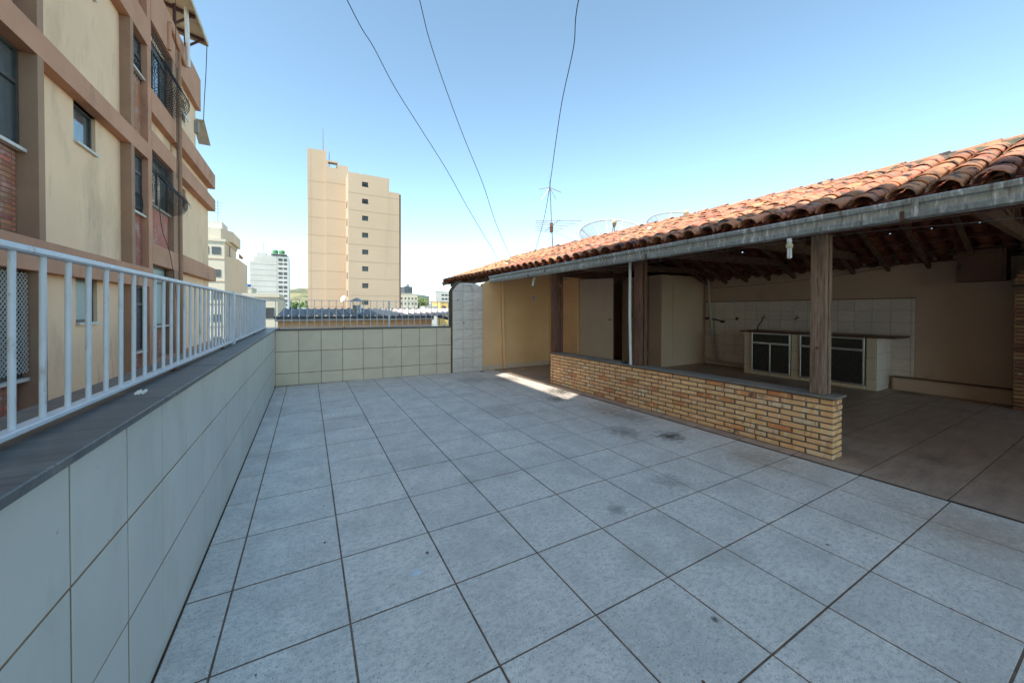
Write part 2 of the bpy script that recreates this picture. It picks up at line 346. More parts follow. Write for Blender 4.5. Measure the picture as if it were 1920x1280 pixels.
# ------------------------------------------------------------------ terrace structure and floor tiles
body = MB(); body.box(-.86, 9.6, -4.0, 8.02, -24, -.03); body.obj('terrace_building_body', m_render, kind='structure')
TH = .0417
FO = Matrix.Translation((4.299, 1.533, 0)) @ Matrix.Rotation(TH, 4, 'Z')   # porch frame: x inward (v), y along the porch (u)
def F(v, u_, z=0): return FO @ Vector((v, u_, z))
fl = MB(); fl.box(-.52, 4.6, -3.2, 7.95, -.03, -.0024)
tfloor = fl.obj('terrace_floor', m_grout, kind='structure')
pf = MB(); pf.box(4.25, 9.5, -3.2, 7.95, -.03, -.0019)
pfloor = pf.obj('porch_floor', m_grout, kind='structure')
def tile_mesh(name, mat, w, d, th=.006, c=.0015, xr=None):
    """slab with softened top edge; xr = (x at front right, x at back right) for cut tiles"""
    t = MB(); xa, xb = xr if xr else (w, w)
    o = [(0, 0), (xa, 0), (xb, d), (0, d)]; i_ = [(c, c), (xa - c, c), (xb - c, d - c), (c, d - c)]
    t.add([(x, y, -th) for x, y in o] + [(x, y, -c * .5) for x, y in o] + [(x, y, 0) for x, y in i_],
          [(8, 9, 10, 11)] + [(4 + k, 4 + (k + 1) % 4, 8 + (k + 1) % 4, 8 + k) for k in range(4)] + [(k, (k + 1) % 4, 4 + (k + 1) % 4, 4 + k) for k in range(4)])
    return t.mesh(name, mat)
GX, GY, G = .662, 1.7836, .5
gap = .0046
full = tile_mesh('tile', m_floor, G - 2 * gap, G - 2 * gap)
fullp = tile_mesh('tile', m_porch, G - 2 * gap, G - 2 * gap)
cache = {}
def line_x(y): return 4.165 - .0418 * (y - .5)     # dark joint between terrace and porch
def put_tile(x0, x1, y0, y1, fullm, mat, parent, cut=None):
    x0 += gap; x1 -= gap; y0 += gap; y1 -= gap
    if x1 - x0 < .03 or y1 - y0 < .03: return
    if cut: xr = (min(x1, cut(y0)) - x0, min(x1, cut(y1)) - x0)
    else: xr = (x1 - x0, x1 - x0)
    if min(xr) < .03: return
    fu = abs(x1 - x0 - G + 2 * gap) < .001 and abs(y1 - y0 - G + 2 * gap) < .001 and abs(xr[0] - (x1 - x0)) < .001 and abs(xr[1] - (x1 - x0)) < .001
    if fu: me = fullm
    else:
        k = (mat.name, round(xr[0], 3), round(xr[1], 3), round(y1 - y0, 3))
        if k not in cache: cache[k] = tile_mesh('tile', mat, x1 - x0, y1 - y0, xr=xr)
        me = cache[k]
    M = Matrix.Translation((x0, y0, random.uniform(-.0009, .0009))) @ Matrix.Rotation(random.uniform(-.0012, .0012), 4, 'X') @ Matrix.Rotation(random.uniform(-.0012, .0012), 4, 'Y')
    inst('tile', me, M, parent)
random.seed(3)
for i in range(-3, 8):
    for j in range(-8, 13):
        x0 = max(-.52, GX + i * G); x1 = GX + (i + 1) * G; y0 = GY + j * G; y1 = min(7.93, y0 + G)
        if x1 <= x0 or x0 > 4.2 or y0 > 7.9: continue
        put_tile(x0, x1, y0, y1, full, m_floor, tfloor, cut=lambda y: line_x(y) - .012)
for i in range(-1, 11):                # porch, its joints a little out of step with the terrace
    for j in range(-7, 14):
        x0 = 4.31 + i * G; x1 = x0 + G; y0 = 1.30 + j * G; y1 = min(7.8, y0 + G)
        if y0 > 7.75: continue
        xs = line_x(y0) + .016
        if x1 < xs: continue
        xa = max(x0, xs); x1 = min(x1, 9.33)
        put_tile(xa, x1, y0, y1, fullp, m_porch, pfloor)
# terrace drain, stray marks
d = MB(); d.lathe((3.50, 7.70, .0015), [(0, .004), (.05, .004), (.065, 0)], 14)
d.obj('floor_drain', m_black, label='small black floor drain at the foot of the white tiled column', cat='drain')
d = MB(); d.lathe((.50, 1.96, .001), [(0, .002), (.022, .0018), (.026, 0)], 12)
d.obj('round_plug', m_wpaint, label='small round white plug set in the floor tile in the foreground', cat='plug')
random.seed(5)
lv = MB()
for _ in range(46):
    x = random.uniform(-.3, 4); y = random.uniform(.6, 7.5); s = random.uniform(.003, .009); a = random.uniform(0, 6.28)
    lv.add([(x + s * cos(a + k * 1.3) * random.uniform(.5, 1.5), y + s * sin(a + k * 1.3) * random.uniform(.5, 1.5), .0025 + .002 * (k % 2)) for k in range(5)], [(0, 1, 2, 3, 4)])
lv.obj('floor_debris', m_rust, kind='stuff', label='tiny dead leaf scraps scattered over the pale terrace floor', cat='debris')
d = MB()
for k in range(7):
    x = -.60 + random.uniform(-.012, .012); y = 2.05 + random.uniform(-.02, .02); s = .012
    d.add([(x, y, 1.064), (x + s, y + s * .3, 1.075), (x + s * .4, y + s, 1.082), (x - s * .6, y + s * .5, 1.07)], [(0, 1, 2, 3)])
d.obj('paper_scrap', m_lampw, label='crumpled white paper scrap lying on the dark slate cap', cat='litter')

# ------------------------------------------------------------------ left parapet
lp = empty('tiled_parapet', (-.68, 3.2, 0), label='pale glazed tiled parapet with slate cap under the white railing, left of terrace', cat='wall')
b = MB(); b.box(-.84, -.527, -3.2, 8.3, -.03, 1.035); b.obj('wall_core', m_grout_w, lp)
T = .335
def wall_tile(mat, w, h, c=.002, th=.003, wav=0):
    """tile standing on x/z plane facing -y: local x width, z height"""
    t = MB()
    if not wav:
        o = [(0, 0), (w, 0), (w, h), (0, h)]; i_ = [(c, c), (w - c, c), (w - c, h - c), (c, h - c)]
        t.add([(x, 0, z) for x, z in o] + [(x, -th + c * .6, z) for x, z in o] + [(x, -th, z) for x, z in i_],
              [(8, 9, 10, 11)] + [(4 + k, 4 + (k + 1) % 4, 8 + (k + 1) % 4, 8 + k) for k in range(4)] + [(k, (k + 1) % 4, 4 + (k + 1) % 4, 4 + k) for k in range(4)])
    return t.mesh('tile', mat)
RZ90 = Matrix.Rotation(pi / 2, 4, 'Z')     # local x -> +y, local -y -> +x
lt = wall_tile(m_ltile, T - .009, T - .009); lt2 = wall_tile(m_ltile, T - .005, .04)
for j in range(-13, 20):
    y = 1.343 + T * j
    if y > 7.9: continue
    w_ = min(T, 7.93 - y); me = lt if w_ > T - .01 else wall_tile(m_ltile, w_ - .005, T - .005)
    for zz in (.045, .38, .715):
        inst('tile', me, Matrix.Translation((-.527 + random.uniform(-.0008, .0008), y + .0025, zz)) @ RZ90, lp)
    if w_ > T - .01: inst('tile', lt2, Matrix.Translation((-.527, y + .0025, .002)) @ RZ90, lp)
yy = -3.2
k = 0
for y1 in (-1.9, -.3, 1.22, 2.95, 4.62, 6.3, 8.34):
    c_ = MB(); c_.cbox(-.875, -.497, yy + .0015, y1 - .0015, 1.037, 1.062 + random.uniform(-.001, .001), .003); c_.obj('slate_slab', m_slate, lp); yy = y1

# white railing on it
rl = empty('white_railing', (-.665, 3.2, 1.06), label='white painted steel railing with upright bars on the left slate cap', cat='railing')
b = MB(); b.cbox(-.690, -.655, -3.2, 8.05, 1.563, 1.583, .005); b.obj('top_rail', m_wpaint, rl)
b = MB(); b.cbox(-.695, -.655, -3.2, 4.60, 1.082, 1.098, .003); b.obj('bottom_rail', m_wpaint, rl)
b = MB(); b.cbox(-.695, -.655, 4.66, 8.05, 1.082, 1.098, .003); b.obj('bottom_rail', m_wpaint, rl)
bm_ = MB()
bm_.tube([(-.010, 0, 1.09), (-.006, 0, 1.568)], .0076, 10); bm_ = bm_.mesh('bar', m_wpaint)
y = -2.87; nb = 0
while y < 8.0:
    if abs(y - 4.63) > .05:
        inst('bar', bm_, Matrix.Translation((-.665, y, 0)) @ Matrix.Translation((0, 0, 1.09)) @ Matrix.Rotation(random.uniform(-.006, .006), 4, 'X') @ Matrix.Translation((0, 0, -1.09)), rl)
    y += .1275
b = MB(); b.cbox(-.700, -.648, 4.60, 4.66, 1.06, 1.592, .004); b.obj('post', m_wpaint, rl)
for y in (-1.2, .42, 2.77, 4.10, 6.3, 7.6):
    b = MB(); b.tube([(-.665, y, 1.058), (-.665, y, 1.085)], .010, 8); b.lathe((-.665, y, 1.0625), [(.0, .004), (.02, .004), (.024, 0)], 10); b.obj('foot', m_rust, rl)

# ------------------------------------------------------------------ back parapet
BM = Matrix.Translation((-.527, 8.0, 0)) @ Matrix.Rotation(-.0455, 4, 'Z')   # local x along wall, -y towards terrace
bp_ = empty('beige_tiled_parapet', (1.1, 7.95, 0), label='low beige square tiled end parapet with thin slate cap below the city view', cat='wall')
b = MB(); b.box(-.0, 3.345, .0, .20, -.03, 1.03, BM); b.obj('wall_core', m_grout_w, bp_)
tw_ = .376; tiles = {}
def bt(w_, h):
    k = (round(w_, 3), round(h, 3))
    if k not in tiles: tiles[k] = wall_tile(m_btile, w_ - .009, h - .009)
    return tiles[k]
for i in range(9):
    x = i * tw_; w_ = min(tw_, 3.33 - x)
    for z0, h in ((0.002, .226), (.23, .405), (.637, .39)):
        inst('tile', bt(w_, h), BM @ Matrix.Translation((x + .0025, random.uniform(-.001, .0005), z0)), bp_)
for x0, x1 in ((0.03, 1.75), (1.753, 3.335)):
    b = MB(); b.cbox(x0, x1, -.03, .22, 1.031, 1.052, .003, BM); b.obj('slate_slab', m_slate, bp_)
br = empty('thin_end_railing', (1.1, 8.05, 1.05), label='thin weathered end railing of slim bars in front of the neighbouring roofs', cat='railing')
b = MB(); b.box(-.14, 3.33, .09, .115, 1.588, 1.598, BM); b.obj('top_rail', m_wpaint, br)
b = MB(); b.box(-.14, 3.33, .09, .115, 1.078, 1.086, BM); b.obj('bottom_rail', m_wpaint, br)
b = MB(); b.box(-.006, .006, -.006, .006, 0, .502); sb = b.mesh('bar', m_wpaint)
for i in range(27):
    inst('bar', sb, BM @ Matrix.Translation((.0 + i * .127, .1025, 1.086)), br)
b = MB(); b.box(2.0, 2.028, .085, .12, 1.05, 1.6, BM); b.obj('post', m_wpaint, br)
for x in (.05, 1.15, 3.2):
    b = MB(); b.box(x, x + .015, .095, .11, 1.05, 1.08, BM); b.obj('foot', m_rust, br)

# ------------------------------------------------------------------ white tiled column at the end
wc = empty('white_tiled_column', (3.2, 7.95, 0), label='tall column of wavy white tiles with rounded shoulders at the end of the terrace', cat='column')
CY = 7.84
def top_at(x):     # outline of the rounded head
    t = (x - 2.83) / .75
    if t < .30: return 1.83 + .20 * sin(pi / 2 * t / .30)
    if t > .66: return 2.03 - .10 * (1 - cos(pi / 2 * (t - .66) / .34))
    return 2.03
poly = [(2.83 + .75 * i / 24, top_at(2.83 + .75 * i / 24)) for i in range(25)]
b = MB(); b.prism([(2.83, -.02)] + poly + [(3.58, -.02)], 1, CY + .008, CY + .22); b.obj('core', m_grout_w, wc)
def wavy(x0, x1, z0, z1, n=6):
    t = MB(); vs = []
    for j in range(n + 1):
        for i in range(n + 1):
            x = x0 + (x1 - x0) * i / n; top = min(z1, top_at(x) - .004) if z1 > 1.8 else z1
            z = z0 + (top - z0) * j / n
            e = 1 if 0 < i < n and 0 < j < n else 0
            wv = .0045 * sin(26 * x + 55 * z + 1.3 * sin(37 * x)) + .0026 * sin(61 * z - 19 * x)
            vs.append((x, CY - .002 - e * (.006 + wv), z))
    t.add(vs, [(j * (n + 1) + i, j * (n + 1) + i + 1, (j + 1) * (n + 1) + i + 1, (j + 1) * (n + 1) + i) for j in range(n) for i in range(n)], True)
    return t
cx_ = [2.833, 3.083, 3.333, 3.578]; zr = [0, .098] + [.098 + .2165 * k for k in range(1, 9)] + [2.06]
for i in range(3):
    for j in range(len(zr) - 1):
        if zr[j] > 1.82 and False: continue
        wavy(cx_[i] + .002, cx_[i + 1] - .002, zr[j] + .002, zr[j + 1] - .002).obj('tile', m_wtile, wc)
b = MB(); pts = [(x - .0 if i else x, CY + .115, z + .012) for i, (x, z) in enumerate(poly)]
b.tube([(2.818, CY + .115, 1.05)] + [(p[0] - .012, p[1], p[2]) for p in pts[:9]], .032, 8); b.obj('edge_trim', m_rmort, wc)
for (x, z) in ((2.95, 1.64), (3.10, 1.12)):
    b = MB(); b.lathe((x, CY - .012, z), [(0, .004), (.012, .004), (.014, -.004)], 8, Matrix.Rotation(pi / 2, 3, 'X')); b.obj('screw_hole', m_black, wc)
b = MB(); b.tube([(3.08, CY - .03, 1.985), (3.26, CY - .05, 1.985), (3.285, CY - .06, 1.97), (3.29, CY - .06, 1.89)], .014, 10)
b.obj('drain_elbow', m_pvcw, label='short white pipe elbow on top of the white tiled column', cat='pipe')

# ------------------------------------------------------------------ cream end wall
ew = empty('cream_end_wall', (4.5, 7.9, 0), label='warm cream plastered end wall right of the white tiled column', cat='wall')
b = MB(); b.prism([(3.582, -.02), (5.47, -.02), (5.47, 2.5), (4.5, 2.36), (3.95, 2.18), (3.582, 2.02)], 1, CY, CY + .16); b.obj('wall', m_pl, ew)
x = 3.585
for wd in (.46, .5, .5, .42):
    if x + wd > 5.47: wd = 5.47 - x
    b = MB(); b.cbox(x, x + wd - .004, CY - .009, CY - .001, .002, .115, .003); b.obj('skirting_tile', m_panel, ew); x += wd
b = MB(); b.tube([(4.07, CY - .045, 2.42), (4.09, CY - .045, 1.2), (4.13, CY - .045, .06), (4.13, CY - .045, .02)], .037, 12); b.obj('downpipe', m_pl, label='cream painted downpipe running down the end wall', cat='pipe')
sw = MB(); sw.cbox(4.93, 5.01, CY - .012, CY - .001, 1.66, 1.78, .003); so_ = sw.obj('wall_switch', m_sill, label='small square white wall switch plate on the cream end wall', cat='switch')
b = MB(); b.box(4.952, 4.988, CY - .017, CY - .0125, 1.69, 1.75); b.obj('rocker', m_grey, so_)

# back corridor seen past the wall's end
cw = empty('yellow_recess_wall', (6.4, 9.2, 0), label='yellow plastered recess wall behind the doors with narrow bright window', cat='wall')
b = MB(); b.box(5.47, 6.60, 9.2, 9.32, -.02, 2.75); b.box(6.60, 6.74, 9.2, 9.32, -.02, 1.14); b.box(6.60, 6.74, 9.2, 9.32, 2.15, 2.75); b.box(6.74, 9.35, 9.2, 9.32, -.02, 2.75)
b.obj('wall', m_pl, cw)
b = MB(); b.box(6.60, 6.615, 9.21, 9.31, 1.14, 2.15); b.box(6.725, 6.74, 9.21, 9.31, 1.14, 2.15); b.box(6.615, 6.725, 9.21, 9.31, 1.62, 1.645); b.obj('window_frame', m_wpaint, cw)
b = MB(); b.box(5.3, 9.6, 7.9, 9.6, -.06, -.02); b.obj('recess_floor', m_porch, kind='structure')

# ------------------------------------------------------------------ low brick wall
bw = empty('low_brick_wall', tuple(F(.1, 2.17)), TH, label='long low yellow brick wall with slate cap between terrace and porch', cat='wall')
NC = 10; CH = .572 / NC; L = 4.335
b = MB(); b.box(.009, .205, .009, L - .005, -.03, .574, FO); b.obj('mortar_core', m_mortar, bw)
def brick_mesh(l, mat=m_brick, d=.1, h=CH - .016, seed=0):
    rg = random.Random(seed); t = MB(); t.cbox(0, d, 0, l, 0, h, .0035)
    t.v = [(x + rg.uniform(-.0022, .0022), y + rg.uniform(-.003, .003), z + rg.uniform(-.0022, .0022)) for x, y, z in t.v]
    return t.mesh('brick', mat)
bl = .207
bfull = [brick_mesh(bl, seed=s) for s in range(6)]; bcut = {}
bodd = [brick_mesh(bl, m_brickO, seed=11), brick_mesh(bl, m_brickP, seed=12)]
random.seed(21)
for c in range(NC):
    z = .006 + c * CH
    ucur = 0.0; first = True
    while ucur < L - .03:
        l = bl
        if first and c % 2: l = .098
        first = False
        if ucur + l > L: l = L - ucur
        if l < .03: break
        if abs(l - bl) < .001: me = random.choice(bodd) if random.random() < .2 else random.choice(bfull)
        else:
            k = round(l, 2)
            if k not in bcut: bcut[k] = brick_mesh(l, seed=int(k * 100))
            me = bcut[k]
        inst('brick', me, FO @ Matrix.Translation((random.uniform(-.002, .003), ucur + .001, z)), bw)
        ucur += l + .018
    # end face, inner half
    l = .098 if c % 2 else .1
    k = 'e%d' % (c % 2)
    if k not in bcut:
        t = MB(); t.cbox(0, .098 if c % 2 else .104, 0, .1, 0, CH - .016, .0035); bcut[k] = t.mesh('brick', m_brick)
    inst('brick', bcut[k], FO @ Matrix.Translation((.112, random.uniform(-.002, .002), z)), bw)
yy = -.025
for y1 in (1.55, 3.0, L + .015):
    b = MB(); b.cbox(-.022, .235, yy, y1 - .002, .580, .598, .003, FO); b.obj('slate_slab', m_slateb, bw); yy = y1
# dark joint strip in the floor
b = MB(); b.add([(line_x(-3.2) - .0115, -3.2, .0005), (line_x(-3.2) + .0155, -3.2, .0005), (line_x(7.8) + .0155, 7.8, .0005), (line_x(7.8) - .0115, 7.8, .0005),
                 (line_x(-3.2) - .0115, -3.2, -.004), (line_x(-3.2) + .0155, -3.2, -.004), (line_x(7.8) + .0155, 7.8, -.004), (line_x(7.8) - .0115, 7.8, -.004)],
                [(0, 1, 2, 3), (4, 7, 6, 5), (0, 4, 5, 1), (1, 5, 6, 2), (2, 6, 7, 3), (3, 7, 4, 0)]); b.obj('floor_strip', m_black, kind='structure')

# ------------------------------------------------------------------ posts
def post(y, mat, label, n, x0, g2=.03):
    P = empty('wooden_post', (x0 + .06, y, .598), label=label, cat='post', group='timber posts on the brick wall')
    b = MB(); b.cbox(x0, x0 + .06, y - .06, y + .06, .598, 2.145, .004); b.obj('plank', mat, P)
    b = MB(); b.cbox(x0 + .06 + g2, x0 + .12 + g2, y - .058, y + .058, .598, 2.145, .004); b.obj('plank', mat, P)
    b = MB(); b.box(x0 + .06, x0 + .06 + g2, y - .035, y + .05, .60, 2.14); b.obj('filler_block', m_wood, P)
    b = MB(); b.lathe((x0 - .001, y, 1.05), [(0, .008), (.011, .006), (.014, -.002)], 8, Matrix.Rotation(-pi / 2, 3, 'Y')); b.obj('bolt', m_rust, P)
post(1.675, m_woodw, 'nearest weathered grey timber post on the brick wall end', 0, 4.325)
post(3.83, m_wood, 'middle dark red timber post with white pipe beside it', 1, 4.235)
post(5.80, m_wood, 'farthest dark red timber post near the cream end wall', 2, 4.12, .09)
b = MB(); b.tube([(4.20, 3.935, 2.20), (4.20, 3.935, 1.3), (4.215, 3.925, .60)], .021, 10); b.obj('white_conduit', m_pvcw, label='thin white plastic pipe standing against the middle timber post', cat='pipe')
b = MB(); b.lathe((4.25, 4.08, .598), [(0, .03), (.04, .028), (.05, .01), (.045, 0)], 10); b.obj('small_black_cap', m_black, label='small black cap lying on the brick wall by the middle post', cat='cap')

# ------------------------------------------------------------------ porch roof (Empty + parts)
KS = .355; ANG = math.atan(KS); V0 = -.17; VR = 2.4
def zf(v): return 2.255 + KS * (v - V0)          # underside line of the tiles, front slope
ZR = zf(VR)
def zb(v): return ZR - KS * (v - VR)
U0, U1 = -4.4, 9.7
pr_ = empty('porch_roof', tuple(F(2.4, 2.5, 2.2)), TH, label='long terracotta barrel tile porch roof over dark timbers', cat='roof')
SP = .226; EX = .385; TLN = .47
def barrel(l, r0, r1, thick=.012, n=7, mat=m_terra, sag=False, seed=0):
    """half-round tile: local x up the slope from 0 to l, arch over y"""
    rg = random.Random(seed); t = MB(); vs = []
    for k, (x, rr) in enumerate(((0, r0), (l, r1))):
        for ro in (rr, rr - thick):
            for i in range(n + 1):
                a = pi * i / n; hh = 1.0 if not sag else -1.0
                vs.append((x + rg.uniform(-.004, .004) * (k == 0), ro * cos(a) * 1.0, hh * ro * sin(a) * .80))
    N1 = n + 1; fs = []; 
    for i in range(n):
        fs.append((i, i + 1, 2 * N1 + i + 1, 2 * N1 + i)); fs.append((N1 + i + 1, N1 + i, 3 * N1 + i, 3 * N1 + i + 1)); fs.append((i + 1, i, N1 + i, N1 + i + 1))
    for i in (0, n): fs.append((i, N1 + i, 3 * N1 + i, 2 * N1 + i))
    t.add(vs, fs, True); return t
covers = [barrel(TLN, .096, .082, seed=s).mesh('cover_tile', m_terra) for s in range(5)]
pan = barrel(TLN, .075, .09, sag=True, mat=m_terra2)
random.seed(31)
rows = 7
cand = []
ncol = int((U1 - U0) / SP)
for ci in range(ncol):
    uu = U0 + .1 + ci * SP + random.uniform(-.006, .006)
    for rI in range(rows):
        cand.append((uu, rI))
cand.sort(key=lambda q: abs(q[0] - 1.0) if q[0] > 0 else abs(q[0]) * 1.6 + 1)
stuff = MB()
def slope_M(v, uu, lift, jit=1):
    return FO @ Matrix.Translation((v, uu, zf(v) + lift)) @ Matrix.Rotation(-ANG, 4, 'Y') @ Matrix.Rotation(random.uniform(-.028, .028) * jit, 4, 'Z') @ Matrix.Rotation(random.uniform(-.02, .02) * jit, 4, 'Y') @ Matrix.Rotation(random.uniform(-.05, .05) * jit, 4, 'X')
for qi, (uu, rI) in enumerate(cand):
    v = V0 - .03 + rI * EX * cos(ANG) + random.uniform(-.012, .012)
    M = slope_M(v, uu, .060 + .008 * random.random()) @ Matrix.Rotation(.014, 4, 'Y')
    if qi < 280: inst('cover_tile', random.choice(covers), M, pr_)
    else:
        t = barrel(TLN, .096, .082, seed=qi % 7); stuff.add([M @ Vector(p) for p in t.v], t.f, True)
stuff.obj('cover_tile_field', m_terra, pr_, kind='stuff')
ps = MB(); bs = MB()
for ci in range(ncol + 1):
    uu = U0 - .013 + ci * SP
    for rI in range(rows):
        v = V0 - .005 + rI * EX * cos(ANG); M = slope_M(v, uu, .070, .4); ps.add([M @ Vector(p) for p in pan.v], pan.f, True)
# back slope: pans and covers, with one row set loose so that daylight shows through the gaps
def slope_Mb(v, uu, lift):
    return FO @ Matrix.Translation((v, uu, zb(v) + lift)) @ Matrix.Rotation(pi, 4, 'Z') @ Matrix.Rotation(-ANG, 4, 'Y')
VE = 5.45; nb_ = 8
for ci in range(ncol + 1):
    uu = U0 + ci * SP
    for rI in range(nb_):
        v = VE - .05 - rI * EX * cos(ANG)
        if v - .44 < VR - .05: v = VR + .39
        t = barrel(TLN, .094, .072, n=5, seed=ci)
        sh = 0
        if rI == 3 and uu < 4.6 and ci % 2 == 0 and random.random() < .8: sh = 1
        M = slope_Mb(v, uu + SP / 2, .062); bs.add([M @ Vector(p) for p in t.v], t.f, True)
        if sh:
            q = barrel(TLN * .765, .075, .09, sag=True); M = slope_Mb(v, uu, .082)
        else:
            q = pan; M = slope_Mb(v, uu, .082)
        bs.add([M @ Vector(p) for p in q.v], q.f, True)
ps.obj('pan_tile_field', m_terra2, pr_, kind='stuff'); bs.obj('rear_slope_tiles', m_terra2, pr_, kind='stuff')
# ridge caps
rc = [barrel(.43, .135, .110, thick=.014, seed=s).mesh('ridge_tile', m_terra) for s in range(3)]
nr = int((U1 - U0) / .37)
for i in range(nr):
    uu = U0 + i * .37
    M = FO @ Matrix.Translation((VR + random.uniform(-.01, .01), uu, ZR + .045 + random.uniform(-.004, .008))) @ Matrix.Rotation(pi / 2, 4, 'Z') @ Matrix.Rotation(random.uniform(.0, .02), 4, 'Y') @ Matrix.Rotation(random.uniform(-.03, .03), 4, 'Z')
    inst('ridge_tile', random.choice(rc), M, pr_)
b = MB(); nn_ = 90
vs = []
for i in range(nn_ + 1):
    uu = U0 + (U1 - U0) * i / nn_; j = [random.uniform(-.012, .012) for _ in range(4)]
    for (v, z) in ((VR - .16 + j[0], ZR + .015), (VR - .115 + j[1], ZR + .085 + j[2] * .6), (VR + .115, ZR + .085), (VR + .16, ZR + .015)): vs.append(F(v, uu, z))
b.add(vs, [(i * 4 + k, (i + 1) * 4 + k, (i + 1) * 4 + k + 1, i * 4 + k + 1) for i in range(nn_) for k in range(3)]); b.obj('ridge_mortar', m_rmort, pr_)
# timbers
raf = MB(); raf.bar((0, 0, 0), (VR / cos(ANG) + .2, 0, 0), .05, .075); rafm = raf.mesh('rafter', m_woodh)
raf2 = MB(); raf2.bar((0, 0, 0), (3.2, 0, 0), .05, .075); rafm2 = raf2.mesh('rafter', m_woodh)
uu = U0 + .2
while uu < U1:
    inst('rafter', rafm, FO @ Matrix.Translation((V0 + .02, uu, zf(V0) - .035)) @ Matrix.Rotation(-ANG, 4, 'Y'), pr_)
    inst('rafter', rafm2, FO @ Matrix.Translation((VE, uu, zb(VE) - .045)) @ Matrix.Rotation(pi, 4, 'Z') @ Matrix.Rotation(-ANG, 4, 'Y'), pr_)
    uu += .5
for rI in range(8):
    v = V0 + .1 + rI * EX * cos(ANG) - .02
    if v > VR: break
    b = MB(); b.bar(F(v, U0, zf(v) + .012), F(v, U1, zf(v) + .012), .04, .018); b.obj('batten', m_woodh, pr_)
for rI in range(8):
    v = VE - .08 - rI * EX * cos(ANG)
    if v < VR: break
    b = MB(); b.bar(F(v, U0, zb(v) + .006), F(v, U1, zb(v) + .006), .04, .018); b.obj('batten', m_woodh, pr_)
b = MB(); b.bar(F(VR, U0, ZR - .10), F(VR, U1, ZR - .10), .06, .14); b.obj('ridge_beam', m_wood, pr_)
b = MB(); b.bar(F(.075, U0, 2.205), F(.075, U1 - .1, 2.205), .06, .115); b.obj('front_beam', m_wood, pr_)
b = MB(); b.bar(F(4.90, U0, 2.375), F(4.90, U1 - .3, 2.375), .07, .12); b.obj('rear_beam', m_wood, pr_)
for uu in (-2.9, -.75, 1.15, 2.3, 4.2):           # trusses
    z0 = 2.31
    b = MB(); b.bar(F(.0, uu, z0 - .03), F(4.95, uu, z0 + .11), .06, .13); b.obj('tie_beam', m_woodh, pr_)
    b = MB(); b.bar(F(VR, uu, z0 + .05), F(VR, uu, ZR - .05), .06, .09, (1, 0, 0)); b.obj('king_post', m_woodh, pr_)
    b = MB(); b.bar(F(.05, uu, zf(.05) - .12), F(VR, uu, ZR - .12), .06, .10); b.obj('top_chord', m_woodh, pr_)
    b = MB(); b.bar(F(VR, uu, z0 + .12), F(1.1, uu, zf(1.1) - .14), .05, .07); b.obj('strut', m_woodh, pr_)
# end fascia
b = MB(); b.bar(F(V0, U1 + .02, zf(V0) - .03), F(VR, U1 + .02, ZR - .03), .03, .12); b.obj('verge_board', m_sill, pr_)

# gutter: open box section, slightly falling and a little askew to the roof
gt = empty('gutter', (4.02, 3.5, 2.15), label='galvanised box gutter streaked with grime along the porch eave', cat='gutter')
gx = lambda y: 4.16 - .060 * (y - .5)
gz = lambda y: 2.145 - .0125 * (y - .5)
def gsec(y):
    x = gx(y); z = gz(y)
    return [(x + .0, z + .145), (x - .010, z + .150), (x - .016, z + .138), (x - .012, z + .108), (x + .012, z + .100), (x + .006, z + .045), (x - .008, z + .036), (x + .004, z), (x + .125, z), (x + .13, z + .165),
            (x + .127, z + .165), (x + .122, z + .004), (x + .010, z + .004), (x + .002, z + .03), (x + .014, z + .06), (x + .016, z + .10), (x + .002, z + .135)]
segs = [(-3.2, -1.4), (-1.4, .98), (.98, 3.55), (3.55, 5.7), (5.7, 7.80)]
for (ya, yb) in segs:
    b = MB(); n_ = 14; S_ = []
    for i in range(n_ + 1):
        y = ya + (yb - ya) * i / n_; o = random.uniform(-.0018, .0018)
        S_.append([(x + o, y, z + o) for x, z in gsec(y)])
    m_ = len(S_[0]); vs = [p for s in S_ for p in s]
    b.add(vs, [(i * m_ + k, i * m_ + (k + 1) % m_, (i + 1) * m_ + (k + 1) % m_, (i + 1) * m_ + k) for i in range(n_) for k in range(m_)])
    b.add(S_[0], [tuple(range(m_))]); b.add(S_[-1], [tuple(range(m_))[::-1]])
    b.obj('gutter_length', m_galv, gt)
for y in (.98, 3.55, 5.7):
    b = MB(); x = gx(y); z = gz(y); b.box(x - .014, x - .009, y - .02, y + .02, z + .005, z + .148); b.obj('joint_plate', m_galv, gt)
for y in (1.05, 3.45, 6.2):
    b = MB(); x = gx(y); z = gz(y); b.box(x - .015, x - .010, y - .012, y + .012, z - .01, z + .06); b.box(x - .015, x + .15, y - .012, y + .012, z - .016, z - .010); b.obj('bracket', m_rust, gt)

# ------------------------------------------------------------------ porch back wall, tiles
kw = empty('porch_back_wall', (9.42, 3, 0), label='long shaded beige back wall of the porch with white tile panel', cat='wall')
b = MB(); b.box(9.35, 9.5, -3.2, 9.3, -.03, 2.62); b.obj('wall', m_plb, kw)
# gable filling above the wall follows the slope
def wt(w_, h):
    k = ('w', round(w_, 3), round(h, 3))
    if k not in tiles:
        t = MB(); n_ = 4; vs = []
        for j in range(n_ + 1):
            for i in range(n_ + 1):
                e = 1 if 0 < i < n_ and 0 < j < n_ else 0
                vs.append((w_ * i / n_, -.004 - e * (.004 + .002 * sin(i * 2.1 + j * 1.3)), h * j / n_))
        t.add(vs, [(j * (n_ + 1) + i, j * (n_ + 1) + i + 1, (j + 1) * (n_ + 1) + i + 1, (j + 1) * (n_ + 1) + i) for j in range(n_) for i in range(n_)], True)
        tiles[k] = t.mesh('tile', m_wtile)
    return tiles[k]
RZm = Matrix.Rotation(-pi / 2, 4, 'Z')   # local x -> -y, local -y -> -x
b = MB(); b.box(9.345, 9.352, 2.20, 6.10, .0, 1.635); b.obj('tile_bed', m_grout_w, kw)
yt = 6.10
